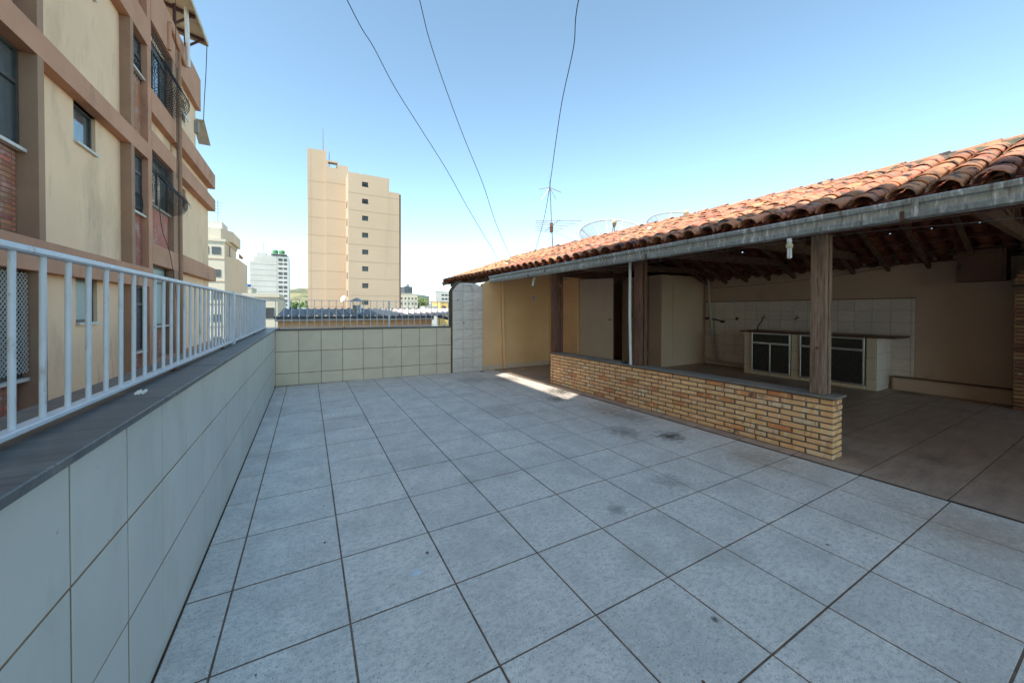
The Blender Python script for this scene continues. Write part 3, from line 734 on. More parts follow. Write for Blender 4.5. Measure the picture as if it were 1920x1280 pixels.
while yt > 2.25:
    for j in range(8):
        z1 = 1.63 - j * .2165; z0 = max(.0, z1 - .2165)
        if z1 - z0 < .03: continue
        inst('tile', wt(min(.2565, yt - 2.2) - .004, z1 - z0 - .004), Matrix.Translation((9.346, yt - .002, z0 + .002)) @ RZm, kw)
    yt -= .2565
b = MB(); b.box(9.33, 9.352, 2.196, 6.1, 1.632, 1.645); b.obj('tile_border', m_cabwood, kw)
# rounded ledge along the foot
b = MB(); sec = [(9.22, 0), (9.22, .19), (9.235, .215), (9.27, .222), (9.349, .222), (9.349, 0)]
b.prism(sec, 1, 1.15, 2.44); b.obj('plaster_ledge', m_plb, label='plastered ledge running along the foot of the porch back wall', cat='ledge')
b = MB(); b.cbox(9.21, 9.345, 1.15, 2.46, .223, .236, .004); b.obj('ledge_strip', m_cabwood, label='thin brown strip lying on top of the plastered ledge', cat='strip')

# ------------------------------------------------------------------ sink counter
ct = empty('tiled_counter', (9.0, 3.6, 0), label='tiled sink counter with aluminium framed glass cupboards against the back wall', cat='counter')
b = MB(); b.box(8.69, 9.345, 2.51, 4.73, -.02, .93); b.obj('core', m_mortar, ct)
b = MB(); b.cbox(8.62, 9.344, 2.26, 4.80, .935, .962, .004); b.obj('countertop', m_cabwood, ct)
def ctile(y0, y1, z0, z1):
    b = MB(); b.cbox(8.68, 8.689, y0 + .003, y1 - .003, z0 + .003, z1 - .003, .003); b.obj('tile', m_btile if True else m_panel, ct)
zc = [0, .20, .58, .93]
for (ya, yb) in ((2.51, 2.64), (3.66, 3.80), (4.58, 4.73)):
    for k in range(3): ctile(ya, yb, zc[k], zc[k + 1])
for (ya, yb) in ((2.64, 3.0), (3.0, 3.34), (3.34, 3.66), (3.80, 4.2), (4.2, 4.58)): ctile(ya, yb, 0, .07)
for i, (xa, xb) in enumerate(((8.69, 8.95), (8.95, 9.2), (9.2, 9.345))):
    for k in range(4):
        z0 = (.0, .07, .36, .65)[k]; z1 = (.07, .36, .65, .93)[k]
        b = MB(); b.cbox(xa + .002, xb - .002, 2.501, 2.509, z0 + .002, z1 - .002, .003); b.obj('tile', m_wtile, ct)
def cupboard(y0, y1, z0, z1, label):
    P = empty('glass_cupboard', (8.66, (y0 + y1) / 2, z0), label=label, cat='cupboard', group='glass cupboards in the counter')
    X = 8.655; fw = .028
    def fr(a, b_, c_, d_, dx=0, nm='frame_bar'):
        q = MB(); q.cbox(X + dx, X + dx + .022, a, b_, c_, d_, .003); q.obj(nm, m_alu, P)
    fr(y0, y0 + fw, z0, z1); fr(y1 - fw, y1, z0, z1); fr(y0 + fw, y1 - fw, z0, z0 + fw); fr(y0 + fw, y1 - fw, z1 - fw, z1)
    zt = z1 - .20; fr(y0 + fw, y1 - fw, zt - .04, zt, -.006); ym = (y0 + y1) / 2
    fr(ym - .012, ym + .012, z0 + fw, zt - .04, -.004, 'mullion')
    for (a, b_, c_, d_, dx) in ((y0 + fw, ym - .012, z0 + fw, zt - .04, .008), (ym + .012, y1 - fw, z0 + fw, zt - .04, .013), (y0 + fw, y1 - fw, zt, z1 - fw, .010)):
        q = MB(); q.box(X + dx, X + dx + .004, a, b_, c_, d_); q.obj('glass_pane', m_glassd, P)
cupboard(3.81, 4.57, .075, .925, 'smaller aluminium framed glass cupboard in the left part of the counter')
cupboard(2.66, 3.65, .075, .925, 'larger aluminium framed glass cupboard right of it behind the nearest post')

# pipes, taps, hose on the tiled wall
b = MB(); b.tube([(9.28, 6.0, 2.36), (9.285, 5.93, 1.3), (9.28, 5.80, .20), (9.28, 5.76, .12), (9.28, 5.7, .10)], .032, 10); b.obj('waste_pipe', m_pvc, label='old white pipe dropping down the tiled wall beside the partition', cat='pipe')
b = MB(); b.tube([(9.27, 6.12, .125), (9.27, 5.2, .10), (9.27, 4.74, .09)], .033, 10); b.obj('floor_pipe', m_pvc, label='old white pipe running low along the tiled wall to the counter', cat='pipe')
def tap(y, z, label):
    P = empty('wall_tap', (9.33, y, z), label=label, cat='tap')
    b = MB(); b.tube([(9.34, y, z), (9.24, y, z)], .013, 8); b.tube([(9.26, y, z), (9.22, y, z - .01), (9.205, y, z - .05)], .011, 8); b.obj('spout', m_black, P)
    b = MB(); b.tube([(9.28, y, z), (9.28, y, z + .05)], .009, 8); b.bar((9.28, y - .04, z + .055), (9.28, y + .04, z + .055), .014, .01); b.obj('handle', m_metal, P)
tap(4.62, 1.25, 'black wall tap with a hose hanging from it above the counter')
tap(3.96, 1.25, 'black wall tap above the counter nearer the front post')
b = MB(); b.tube([(9.205, 4.62, 1.20), (9.19, 4.63, 1.15), (9.17, 4.68, 1.08), (9.17, 4.70, 1.0), (9.18, 4.70, .965)], .013, 8); b.obj('tap_hose', m_black, label='short black hose hanging from the tap above the counter', cat='hose')
b = MB(); b.tube([(9.30, 6.06, 1.21), (9.29, 5.80, 1.18), (9.28, 5.58, 1.13)], .015, 8); b.tube([(9.34, 5.60, 1.13), (9.24, 5.60, 1.12)], .03, 8); b.tube([(9.34, 6.02, 1.20), (9.24, 6.02, 1.20)], .03, 8); b.obj('black_wall_pipe', m_black, label='black pipe fitting fixed across the tiled wall behind the white pipe', cat='pipe')
b = MB(); b.lathe((9.34, 5.27, 1.21), [(0, .02), (.03, .018), (.04, 0)], 12, Matrix.Rotation(-pi / 2, 3, 'Y')); b.obj('round_cover', m_cabwood, label='round brown cover plate on the white tiled wall', cat='cover')
sw = MB(); sw.cbox(9.338, 9.349, 5.29, 5.40, 1.655, 1.74, .003); so_ = sw.obj('wall_socket', m_sill, label='white socket plate just above the white tile panel', cat='socket')
for k in range(3):
    b = MB(); b.box(9.334, 9.3375, 5.31 + k * .03, 5.325 + k * .03, 1.685, 1.71); b.obj('socket_hole', m_black, so_)

# hanging cabinet
hc = empty('hanging_cabinet', (9.17, 1.44, 1.87), label='brown wooden cabinet hung high on the back wall at right', cat='cabinet')
b = MB(); b.cbox(9.02, 9.346, 1.20, 1.68, 1.87, 2.36, .004); b.obj('carcass', m_cabwood, hc)
b = MB(); b.cbox(9.0, 9.018, 1.235, 1.678, 1.875, 2.355, .003); b.obj('door', m_cabwood, hc)
b = MB(); b.cbox(8.975, 8.999, 1.625, 1.645, 2.05, 2.15, .003); b.obj('handle', m_black, hc)

# partition, closet, doors
pt = empty('cream_partition', (8.5, 6.2, 0), label='tall cream panelled partition meeting the white tile wall', cat='partition')
for (xa, xb) in ((7.66, 8.075), (8.083, 9.347)):
    b = MB(); b.cbox(xa, xb, 6.15, 6.20, .0, 2.30, .003); b.obj('panel', m_panel, pt)
b = MB(); b.box(7.665, 7.72, 6.201, 6.55, 0, 2.295); b.obj('side_panel', m_panel, pt)
cl = empty('tall_closet', (7.95, 6.95, 0), label='tall beige closet with upper and lower doors behind the middle post', cat='closet')
b = MB(); b.cbox(7.63, 8.6, 6.60, 7.42, .0, 2.30, .004); b.obj('carcass', m_panel2, cl)
for z0, z1 in ((.06, 1.135), (1.145, 2.29)):
    b = MB(); b.cbox(7.608, 7.628, 6.61, 7.41, z0, z1, .003); b.obj('door', m_panel, cl)
for z in (1.02, 1.25):
    b = MB(); b.lathe((7.608, 7.05, z), [(0, .03), (.014, .028), (.012, .01), (.006, 0)], 8, Matrix.Rotation(-pi / 2, 3, 'Y')); b.obj('knob', m_iron, cl)
dr = empty('beige_door', (6.1, 7.35, 0), label='plain beige door standing ajar with small round knob', cat='door')
DM = Matrix.Translation((6.12, 7.40, 0)) @ Matrix.Rotation(math.atan2(6.62 - 7.40, 6.5 - 6.12), 4, 'Z')
b = MB(); b.cbox(0, .87, -.02, .02, .02, 2.19, .003, DM); b.obj('leaf', m_panel2, dr)
b = MB(); b.lathe(DM @ Vector((.80, -.02, 1.18)), [(.02, 0), (.012, .02), (.026, .035), (.026, .05), (0, .06)], 12, (DM.to_3x3() @ Matrix.Rotation(pi / 2, 3, 'X'))); b.obj('knob', m_metal, dr)
# end partition the door hangs on and the dark inner wall
b = MB(); b.box(6.05, 6.11, 7.42, 9.2, -.02, 2.6); b.obj('door_partition', m_pl, label='plastered partition that the beige door hangs on', cat='wall')
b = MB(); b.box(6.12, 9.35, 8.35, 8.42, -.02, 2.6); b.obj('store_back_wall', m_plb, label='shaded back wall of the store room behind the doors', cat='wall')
b = MB(); b.box(5.47, 9.35, 7.28, 7.34, 2.23, 2.40); b.obj('lintel_board', m_wood, label='dark board across the tops of the store room doors', cat='beam')
# rear gable closing the end of the porch
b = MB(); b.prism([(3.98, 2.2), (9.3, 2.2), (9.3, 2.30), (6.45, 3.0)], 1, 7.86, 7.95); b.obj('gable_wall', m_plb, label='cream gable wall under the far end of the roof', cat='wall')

# brick barbecue pier at right edge
bb = empty('brick_barbecue', (9.0, .3, 0), label='dark brick barbecue pier at the right edge of the porch', cat='barbecue')
BX = 8.82
b = MB(); b.box(BX + .012, 9.345, .90, 1.088, -.02, 1.98); b.box(BX + .012, 9.345, -.6, .90, -.02, .95); b.box(BX + .10, 9.345, -.6, .9, .95, 1.0); b.box(BX + .012, 9.345, -.6, .90, 1.75, 2.3); b.obj('mortar_core', m_iron, bb)
rb = {}
def rbrick(d, l):
    k = (round(d, 2), round(l, 2))
    if k not in rb:
        t = MB(); t.cbox(0, d, 0, l, 0, .043, .004); rb[k] = t.mesh('brick', m_brickR)
    return rb[k]
random.seed(8)
for c in range(42):
    z = .004 + c * .0555
    if z > 2.28: break
    fz = z > 1.88
    y1 = 1.10 - max(0, (z - 1.86)) * .55
    if .97 < z < 1.75:
        inst('brick', rbrick(.3, .18), Matrix.Translation((BX + random.uniform(-.004, .004), y1 - .18, z)), bb)
    else:
        y = y1; first = True
        while y > -.5:
            l = .20 if (c % 2 or not first) else .11; first = False
            inst('brick', rbrick(.1, l), Matrix.Translation((BX + random.uniform(-.005, .005), y - l, z)), bb); y -= l + .012
b = MB(); b.cbox(BX - .03, 9.3, -.6, .88, .955, .985, .004); b.obj('hearth_slab', m_iron, bb)
b = MB(); b.bar((BX - .01, 1.12, 1.77), (BX - .01, -.6, 1.77), .02, .04); b.obj('lintel_bar', m_iron, bb)

# ------------------------------------------------------------------ lamps, wires of the porch
def lamp(x, y, z, tilt, label):
    P = empty('hanging_bulb', (x, y, z), label=label, cat='lamp', group='bare energy saving bulbs on the porch eave')
    M = Matrix.Translation((x, y, z)) @ Matrix.Rotation(tilt, 4, 'Y') @ Matrix.Rotation(-tilt * .6, 4, 'X')
    b = MB(); b.lathe(M @ Vector((0, 0, 0)), [(0, 0), (.02, 0), (.022, -.035), (.016, -.045)], 10, M.to_3x3()); b.obj('socket', m_pvcw, P)
    b = MB(); b.lathe(M @ Vector((0, 0, 0)), [(.016, -.045), (.028, -.055), (.030, -.085), (.018, -.098), (0, -.1)], 12, M.to_3x3()); b.obj('base', m_lampb, P)
    for k in range(3):
        a = k * 2 * pi / 3 + .3; p0 = Vector((.014 * cos(a - .55), .014 * sin(a - .55), -.095)); p1 = Vector((.014 * cos(a + .55), .014 * sin(a + .55), -.095))
        dz = Vector((0, 0, -.088))
        t = MB(); t.tube([M @ p0, M @ (p0 + dz), M @ (p0 + dz + Vector((0, 0, -.006))), M @ ((p0 + p1) / 2 + dz + Vector((0, 0, -.009))), M @ (p1 + dz + Vector((0, 0, -.006))), M @ (p1 + dz), M @ p1], .0058, 6); t.obj('glass_tube', m_lampw, P)
lamp(4.10, 1.82, 2.11, .10, 'bare energy saving bulb hanging from the eave left of the nearest post')
lamp(3.93, 6.15, 2.06, .42, 'bare tilted bulb hanging from the eave in front of the cream end wall')
def wire(name, pts, rad, mat, **kw):
    b = MB(); P = [Vector(p) for p in pts]; out = []
    for i in range(len(P) - 1):
        p0 = P[max(i - 1, 0)]; p1 = P[i]; p2 = P[i + 1]; p3 = P[min(i + 2, len(P) - 1)]
        for k in range(6):
            t = k / 6; out.append(.5 * ((2 * p1) + (p2 - p0) * t + (2 * p0 - 5 * p1 + 4 * p2 - p3) * t * t + (-p0 + 3 * p1 - 3 * p2 + p3) * t ** 3))
    out.append(P[-1]); b.tube(out, rad, 5); return b.obj(name, mat, **kw)
wire('clothes_line', [(4.36, -1.5, 2.0), (4.35, .51, 2.06), (4.36, 1.6, 2.12), (4.30, 3.7, 2.10), (4.22, 5.6, 2.08)], .0022, m_metal, label='thin wire strung just under the front eave between the posts', cat='wire')
wire('wall_cable', [(9.31, 1.9, 2.36), (9.31, 2.72, 2.18), (9.31, 4.12, 2.05), (9.31, 6.10, 1.99)], .004, m_iron, label='thin drooping cable crossing the porch back wall', cat='cable')
b = MB(); b.tube([F(.25, 2.05, 2.28), F(.25, 2.07, 2.12)], .006, 6); b.obj('hook_rod', m_metal, label='short grey rod hanging from the roof near the middle post', cat='rod')

# ------------------------------------------------------------------ things on the roof
b = MB(); b.tube([(4.48, 8.30, 2.40), (4.48, 8.30, 2.66)], .045, 12); vp = b.obj('vent_pipe', m_pvcw, label='white vent pipe with round cap at the far left end of the tile roof', cat='pipe')
b = MB(); b.lathe((4.48, 8.30, 2.66), [(.045, -.01), (.075, .0), (.075, .05), (.05, .07), (0, .075)], 12); b.obj('cap', m_lampb, vp)
b = MB(); b.tube([(5.32, 4.52, 2.60), (5.30, 4.52, 2.76), (5.29, 4.52, 2.82)], [.05, .022, .022], 10); b.lathe((5.29, 4.52, 2.85), [(0, -.045), (.035, -.03), (.045, 0), (.035, .03), (0, .045)], 12); b.obj('capped_pipe', m_sill, label='short white knobbed pipe stub standing on the middle of the tile roof', cat='pipe')
an = empty('roof_antenna', (6.0, 8.47, 3.2), label='tall thin television antenna mast with splayed rods on the ridge', cat='antenna')
b = MB(); b.tube([(6.02, 8.46, 3.0), (5.98, 8.49, 3.9), (5.95, 8.53, 5.02)], .014, 8); b.obj('mast', m_metal, an)
b = MB(); b.tube([(5.95, 8.53, 4.84), (5.95, 8.53, 5.27)], .007, 6); b.obj('tip_rod', m_alu, an)
c0 = Vector((5.95, 8.53, 4.85))
for e in ((5.68, 8.67, 4.80), (6.22, 8.37, 4.71), (5.74, 8.64, 4.50), (6.09, 8.44, 4.53), (6.1, 8.8, 4.78)):
    b = MB(); b.tube([c0, e], .010, 6); b.obj('ground_rod', m_alu, an)
b = MB(); b.box(5.94, 6.02, 8.46, 8.52, 3.60, 3.86); b.obj('clamp', m_cabwood, an)
b = MB(); b.tube([(6.28, 9.25, 3.80), (5.98, 8.48, 3.76), (5.62, 7.6, 3.72)], .009, 6); b.obj('boom', m_alu, an)
for k, t in enumerate((-.85, -.5, -.15, .25, .6, .95)):
    c1 = Vector((5.97 + .32 * t, 8.48 + .85 * t, 3.76 + .04 * t)); hl = .62 - .07 * k; dv = Vector((.93, -.36, .04 - .03 * k)).normalized()
    b = MB(); b.tube([c1 - dv * hl, c1 + dv * hl], .009, 6); b.obj('element', m_alu, an)
for e in ((5.55, 8.15, 3.05), (6.75, 8.1, 3.28), (6.5, 9.2, 3.2)):
    b = MB(); b.tube([(5.99, 8.48, 3.62), e], .004, 5); b.obj('guy_wire', m_metal, an)
def dish(c, R, tiltdir, tilt, label, n=40):
    P = empty('mesh_satellite_dish', (c[0], c[1], c[2] - .9), label=label, cat='satellite dish', group='mesh satellite dishes behind the roof ridge')
    C0 = Vector(c); ax = Vector((cos(tiltdir) * sin(tilt), sin(tiltdir) * sin(tilt), cos(tilt))); Q = Vector((0, 0, 1)).rotation_difference(ax).to_matrix()
    dep = .42 * R
    def P3(rr, a): return C0 + Q @ Vector((rr * cos(a), rr * sin(a), dep * (rr / R) ** 2 - dep))
    b = MB(); b.tube([P3(R, 2 * pi * k / n) for k in range(n + 1)], .022, 6); b.obj('rim', m_mesh, P)
    for k in range(12):
        b = MB(); b.tube([P3(R * j / 6, 2 * pi * k / 12) for j in range(7)], .016, 5); b.obj('rib', m_mesh, P)
    b = MB()
    for j in range(2, 34): b.tube([P3(R * j / 34, 2 * pi * k / n) for k in range(n + 1)], .0065, 3, False)
    for k in range(144): b.tube([P3(R * j / 6, 2 * pi * k / 144) for j in range(1, 7)], .0055, 3, False)
    b.obj('mesh_panel', m_mesh, P, kind='stuff')
    fc = C0 + ax * .34 * R
    for k in range(3):
        b = MB(); b.tube([P3(.12 * R, 2 * pi * k / 3 + .4), fc], .011, 6); b.obj('feed_arm', m_mesh, P)
    b = MB(); b.lathe(fc, [(0, .12), (.055, .11), (.06, -.03), (.03, -.04), (.045, -.09), (0, -.1)], 10, Q); b.obj('feed_horn', m_lampb, P)
    b = MB(); b.tube([P3(0, 0), P3(0, 0) + Vector((0, 0, -1.0))], .04, 8); b.obj('mast', m_metal, P)
dish((7.35, 7.50, 3.50), .93, radians(235), radians(38), 'left mesh satellite dish behind the ridge beside the antenna')
dish((8.98, 6.52, 3.72), .98, radians(235), radians(36), 'right mesh satellite dish behind the ridge, mostly hidden by the roof')

wire('overhead_cable', [(-3.2, 2.2, 9.4), (-1.2, 4.2, 7.6), (.58, 6.61, 6.47), (1.12, 7.46, 6.56 - .15), (1.68, 8.29, 6.25), (2.45, 8.99, 5.82), (3.33, 9.64, 5.2), (4.24, 10.27, 4.39), (5.4, 10.9, 3.3), (5.7, 11.0, 3.0)], .008, m_cable,
     label='leftmost blue black cable crossing the open sky', cat='cable', group='dark blue cables overhead')
wire('overhead_cable', [(-1.5, .5, 9.0), (.4, 4.0, 7.2), (1.59, 6.05, 6.6), (2.05, 6.94, 6.55), (2.64, 7.75, 6.25), (3.37, 8.48, 5.61), (4.18, 9.16, 4.84), (4.94, 9.87, 3.99), (5.81, 10.52, 3.11), (5.9, 10.6, 2.95)], .008, m_cable,
     label='middle blue black cable crossing the open sky beside the leftmost', cat='cable', group='dark blue cables overhead')
wire('overhead_cable', [(1.6, -1.0, 7.0), (2.6, 2.2, 6.3), (3.26, 3.96, 5.75), (3.81, 4.8, 5.70), (4.25, 5.7, 5.38), (4.72, 6.58, 4.93), (5.19, 7.45, 4.43), (5.63, 8.34, 3.9), (5.98, 9.28, 3.27), (6.0, 9.4, 3.1)], .008, m_cable,
     label='rightmost blue black cable coming down to the antenna', cat='cable', group='dark blue cables overhead')

# ------------------------------------------------------------------ neighbouring apartment block on the left
ab = empty('apartment_block', (-3.4, 8, -24), label='cream apartment block with terracotta bands and brick panels left of the terrace', cat='building')
XF, XC, XW = -3.20, -3.37, -3.42       # front of bands, cream wall, window plane
def part(name, mat, *boxes, parent=ab):
    b = MB()
    for q in boxes: b.box(*q)
    return b.obj(name, mat, parent)
LV = (-.51, 2.36, 5.23, 8.10)           # tops of the floor bands, near half
def opening_wall(name, mat, x0, x1, ya, yb, za, zb_, holes):
    """wall panel with rectangular holes (y0,y1,z0,z1), built from butted pieces"""
    b = MB(); ys = sorted({ya, yb, *[h[0] for h in holes], *[h[1] for h in holes]}); 
    for i in range(len(ys) - 1):
        zz = za
        for h in sorted([h for h in holes if h[0] <= ys[i] and h[1] >= ys[i + 1]], key=lambda h: h[2]):
            if h[2] > zz: b.box(x0, x1, ys[i], ys[i + 1], zz, h[2])
            zz = h[3]
        if zb_ > zz: b.box(x0, x1, ys[i], ys[i + 1], zz, zb_)
    return b.obj(name, mat, ab)
part('core', m_render, (-12, -3.75, -14, 16.3, -24, 9.2), (-12, -3.75, 16.3, 18.0, -24, 6.5))
# cream panel between pillars A and C
smallw = [(8.85, 9.57, 4.2, 4.87), (8.85, 9.57, 1.17, 1.93), (8.85, 9.57, 7.0, 7.6)]
opening_wall('cream_wall', m_render, -3.75, XC, 7.68, 10.58, -24, 9.28, smallw)
opening_wall('cream_wall', m_render, -3.75, XC, -14, 4.6, -24, 9.2, [])
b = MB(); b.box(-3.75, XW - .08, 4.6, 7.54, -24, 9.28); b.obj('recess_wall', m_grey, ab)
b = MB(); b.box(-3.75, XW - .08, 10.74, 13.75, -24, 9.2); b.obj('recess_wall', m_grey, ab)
farw = [(14.3, 15.05, 4.45, 5.12), (14.3, 15.05, 7.15, 7.85), (14.3, 15.05, 1.2, 1.95)]
opening_wall('cream_wall', m_render, -3.75, XC + .04, 13.75, 16.3, -24, 9.2, farw)
opening_wall('cream_wall', m_render, -3.75, XC + .04, 16.3, 18.0, -24, 6.5, [])
# bands
for z in LV:
    hgt = .43 if z < 3 else .36
    if z > 8: hgt = .62
    part('band', m_band, (XC - .25, XF + .001, -14, 11.75, z - hgt, z))
for (z0, z1) in ((-.2, .2), (2.50, 2.98), (5.20, 5.64)):
    part('band', m_band, (XC - .25, XF, 11.753, 13.72, z0, z1)); part('band', m_band, (XC - .25, XF + .08, 13.80, 18.1, z0, z1))
part('band', m_band, (XC - .25, XF, 11.753, 13.72, 6.08, 6.62)); part('band', m_band, (XC - .25, XF + .08, 13.80, 18.1, 6.06, 6.60))
part('parapet', m_band, (XC - .25, XF + .004, 11.753, 16.35, 8.22, 9.30))
part('cream_strip', m_render, (XC - .25, XC + .01, 11.76, 13.72, 5.642, 6.078))
part('cream_strip', m_render, (XC - .25, XC + .03, 11.76, 13.72, 8.0, 8.218))
# pillars
def pillar(y0, y1, x1, segs_, mat=m_bandd):
    for z0, z1 in segs_: part('pillar', mat, (XC - .25, x1, y0, y1, z0, z1))
nearseg = [(-24, -.94), (-.509, 1.929), (2.361, 4.869), (5.231, 7.479), (8.101, 9.28)]
pillar(7.54, 7.68, XF - .002, nearseg); pillar(10.58, 10.74, XF - .002, nearseg); pillar(11.52, 11.75, XF - .004, nearseg, m_band); pillar(4.46, 4.6, XF - .002, nearseg)
farseg = [(-24, -.201), (.201, 2.499), (2.981, 5.199), (6.621, 8.219)]
pillar(13.35, 13.74, XF - .006, farseg, m_bandd)
# brick panels under the bay windows
fb = MB(); fb.cbox(-.012, 0, 0, .205, 0, .055, .003); fbm = fb.mesh('brick', m_fbrick)
random.seed(17)
def brick_panel(y0, y1, z0, z1, single, xf=XW + .02):
    part('brick_backing', m_fgrout, (XC - .3, xf - .008, y0, y1, z0, z1))
    st = MB(); z = z0 + .01
    while z + .05 < z1:
        y = y0 + .012
        while y < y1 - .03:
            l = min(.205, y1 - y - .01)
            if single and l > .2: inst('brick', fbm, Matrix.Translation((xf + random.uniform(-.002, .002), y, z)), ab)
            else: st.cbox(xf - .012, xf, y, y + l, z, z + .055, .003)
            y += .217
        z += .068
    if st.v: st.obj('brick_field', m_fbrick, ab, kind='stuff')
def window(y0, y1, z0, z1, x=XW, ylines=1, transom=None, glass=m_glass, sill=True, open_=0, nm='window'):
    b = MB(); fw = .045
    b.box(x, x + .05, y0, y0 + fw, z0, z1); b.box(x, x + .05, y1 - fw, y1, z0, z1); b.box(x, x + .05, y0 + fw, y1 - fw, z0, z0 + fw); b.box(x, x + .05, y0 + fw, y1 - fw, z1 - fw, z1)
    if transom: b.box(x, x + .05, y0 + fw, y1 - fw, transom - .03, transom + .03)
    for k in range(ylines):
        yc = y0 + (y1 - y0) * (k + 1) / (ylines + 1); b.box(x + .001, x + .045, yc - .02, yc + .02, z0 + fw, (transom - .03) if transom else z1 - fw)
    W_ = b.obj(nm, m_wframe, ab)
    q = MB()
    if open_:
        M = Matrix.Translation((x + .05, 0, z1 - fw)) @ Matrix.Rotation(-open_, 4, 'Y')
        q.box(0, .01, y0 + fw, y1 - fw, -(z1 - z0 - 2 * fw), 0, M); q.obj('pane', glass, W_)
        q = MB(); q.bar(M @ Vector((0, y0 + .05, -(z1 - z0 - .1))), M @ Vector((0, y1 - .05, -(z1 - z0 - .1))), .025, .025); q.obj('sash_rail', m_alu, W_)
    else:
        q.box(x + .018, x + .024, y0 + fw, y1 - fw, z0 + fw, z1 - fw); q.obj('pane', glass, W_)
        q = MB(); q.box(x - .05, x - .04, y0 + fw, y0 + (y1 - y0) * .62, z0 + .05, z1 - .05); q.obj('curtain', m_white2, W_)
    if sill: part('sill', m_sill, (x + .04, (x + .12) if y1 - y0 > .75 else XC + .05, y0, y1, z0 - .045, z0 - .001))
    return W_
for base in (-.51, 2.36, 5.23):
    zt = {-.51: 1.93, 2.36: 4.87, 5.23: 7.48}[base]; zs = base + (1.0 if base < 0 else 1.2)
    window(4.62, 7.53, zs, zt, ylines=2, transom=zt - .45)
    brick_panel(4.62, 7.53, base + .002, zs - .046, base > -1)
    window(10.75, 11.51, zs + (.25 if base > 5 else 0), zt, x=-3.36, ylines=1, transom=zt - .4)
    brick_panel(10.75, 11.51, base + .002, zs - .046 + (.25 if base > 5 else 0), False, -3.32)
brick_panel(4.62, 7.53, 8.102, 9.254, False); brick_panel(10.75, 11.51, 8.102, 9.0, False, -3.32)
for (a, b_, c_, d_) in smallw: window(a + .01, b_ - .01, c_ + .02, d_ - .001, x=XC - .10, ylines=0, glass=m_glassf if c_ < 2 else m_glass, sill=True)
for k, (a, b_, c_, d_) in enumerate(farw): window(a + .01, b_ - .01, c_ + .02, d_ - .001, x=XC - .08, ylines=0, open_=(.42 if k == 0 else (.3 if k == 1 else 0)))
window(11.78, 13.33, 3.97, 5.18, x=-3.37, ylines=1, transom=4.85); brick_panel(11.78, 13.33, 2.99, 3.92, False, -3.31)
window(11.78, 13.33, 6.66, 8.18, x=-3.37, ylines=2, transom=7.8)
window(11.78, 13.33, 1.0, 2.49, ylines=1, transom=2.1, glass=m_glassf); brick_panel(11.78, 13.33, .21, .95, False)
# security grilles with a bellied lower part
def grille(y0, y1, z0, z1, x, belly, nbar, label_=None):
    gr = MB()
    def prof(t): return x + .03 + belly * (sin(pi * min(1, max(0, (1 - t) * 1.35))) ** 1.2 if t > .26 else sin(pi * .5 * t / .26) ** .8 * sin(pi * min(1, (1 - .26) * 1.35)) ** 1.2 if True else 0)
    T_ = [i / 16 for i in range(17)]
    def px(t):
        s = max(0., 1 - abs(t - .27) / .5 if t > .27 else 1 - ((.27 - t) / .27) ** 2 * .9)
        return x + .03 + belly * (s * s * (3 - 2 * s))
    for k in range(nbar + 1):
        y = y0 + (y1 - y0) * k / nbar
        gr.tube([(px(t), y, z0 + (z1 - z0) * t) for t in T_], .0065, 5)
    for t in (0, .12, .5, .75, 1.0):
        gr.tube([(px(t), y0, z0 + (z1 - z0) * t), (px(t), y1, z0 + (z1 - z0) * t)], .007, 5)
    for ye in (y0, y1):      # concentric hoops closing the sides
        cc = Vector((x + .03 + belly * .42, ye, z0 + (z1 - z0) * .30))
        for rr in (.12, .2, .28, .36, .44):
            gr.tube([cc + Vector((rr * belly * 1.25 * cos(a), 0, rr * (z1 - z0) * .62 * sin(a))) for a in [2 * pi * i / 16 for i in range(17)]], .006, 4)
    return gr.obj('window_grille', m_iron, ab)
grille(11.80, 13.30, 6.62, 8.15, XF - .05, .38, 14)
grille(11.80, 13.30, 3.95, 5.15, XF - .07, .34, 14)
grille(10.78, 11.48, 3.58, 4.4, XW + .03, .07, 6)
grille(10.78, 11.48, 6.50, 7.3, XW + .03, .07, 6)
# diamond netting over the lower bay window
nt_ = MB(); zc0, zc1, y0, y1, xx = .56, 1.90, 4.65, 7.50, XF - .10
s_ = .07; import itertools
i = -int((zc1 - zc0) / s_)
while i * s_ < (y1 - y0):
    for sg in (1, -1):
        ya = y0 + i * s_; pa = (ya, zc0) if sg > 0 else (ya, zc1)
        # clip
        t0 = max(0, (y0 - ya)); t1 = min(zc1 - zc0, y1 - ya)
        if t1 > t0:
            za, zb2 = (zc0 + t0, zc0 + t1) if sg > 0 else (zc1 - t0, zc1 - t1)
            nt_.bar((xx, ya + t0, za), (xx, ya + t1, zb2), .006, .006, (1, 0, 0))
    i += 1
nt_.obj('window_netting', m_sill, ab, kind='stuff')
# pipes
b = MB(); b.tube([(XF + .02, 13.80, 0), (XF + .02, 13.80, 8.9)], .055, 10); b.obj('downpipe', m_bandd, ab)
b = MB(); b.tube([(XF + .01, 12.95, 8.25), (XF + .02, 12.95, 8.95)], .06, 10); b.tube([(XF + .03, 12.98, 8.98), (XF + .06, 14.3, 8.62)], .05, 10); b.obj('brown_pipe', m_band, ab)
b = MB(); b.tube([(XF + .12, 14.3, 8.6), (XF + .12, 14.3, 8.9), (XF + .12, 14.1, 10.6)], .055, 10); b.obj('white_pipe', m_pvcw, ab)
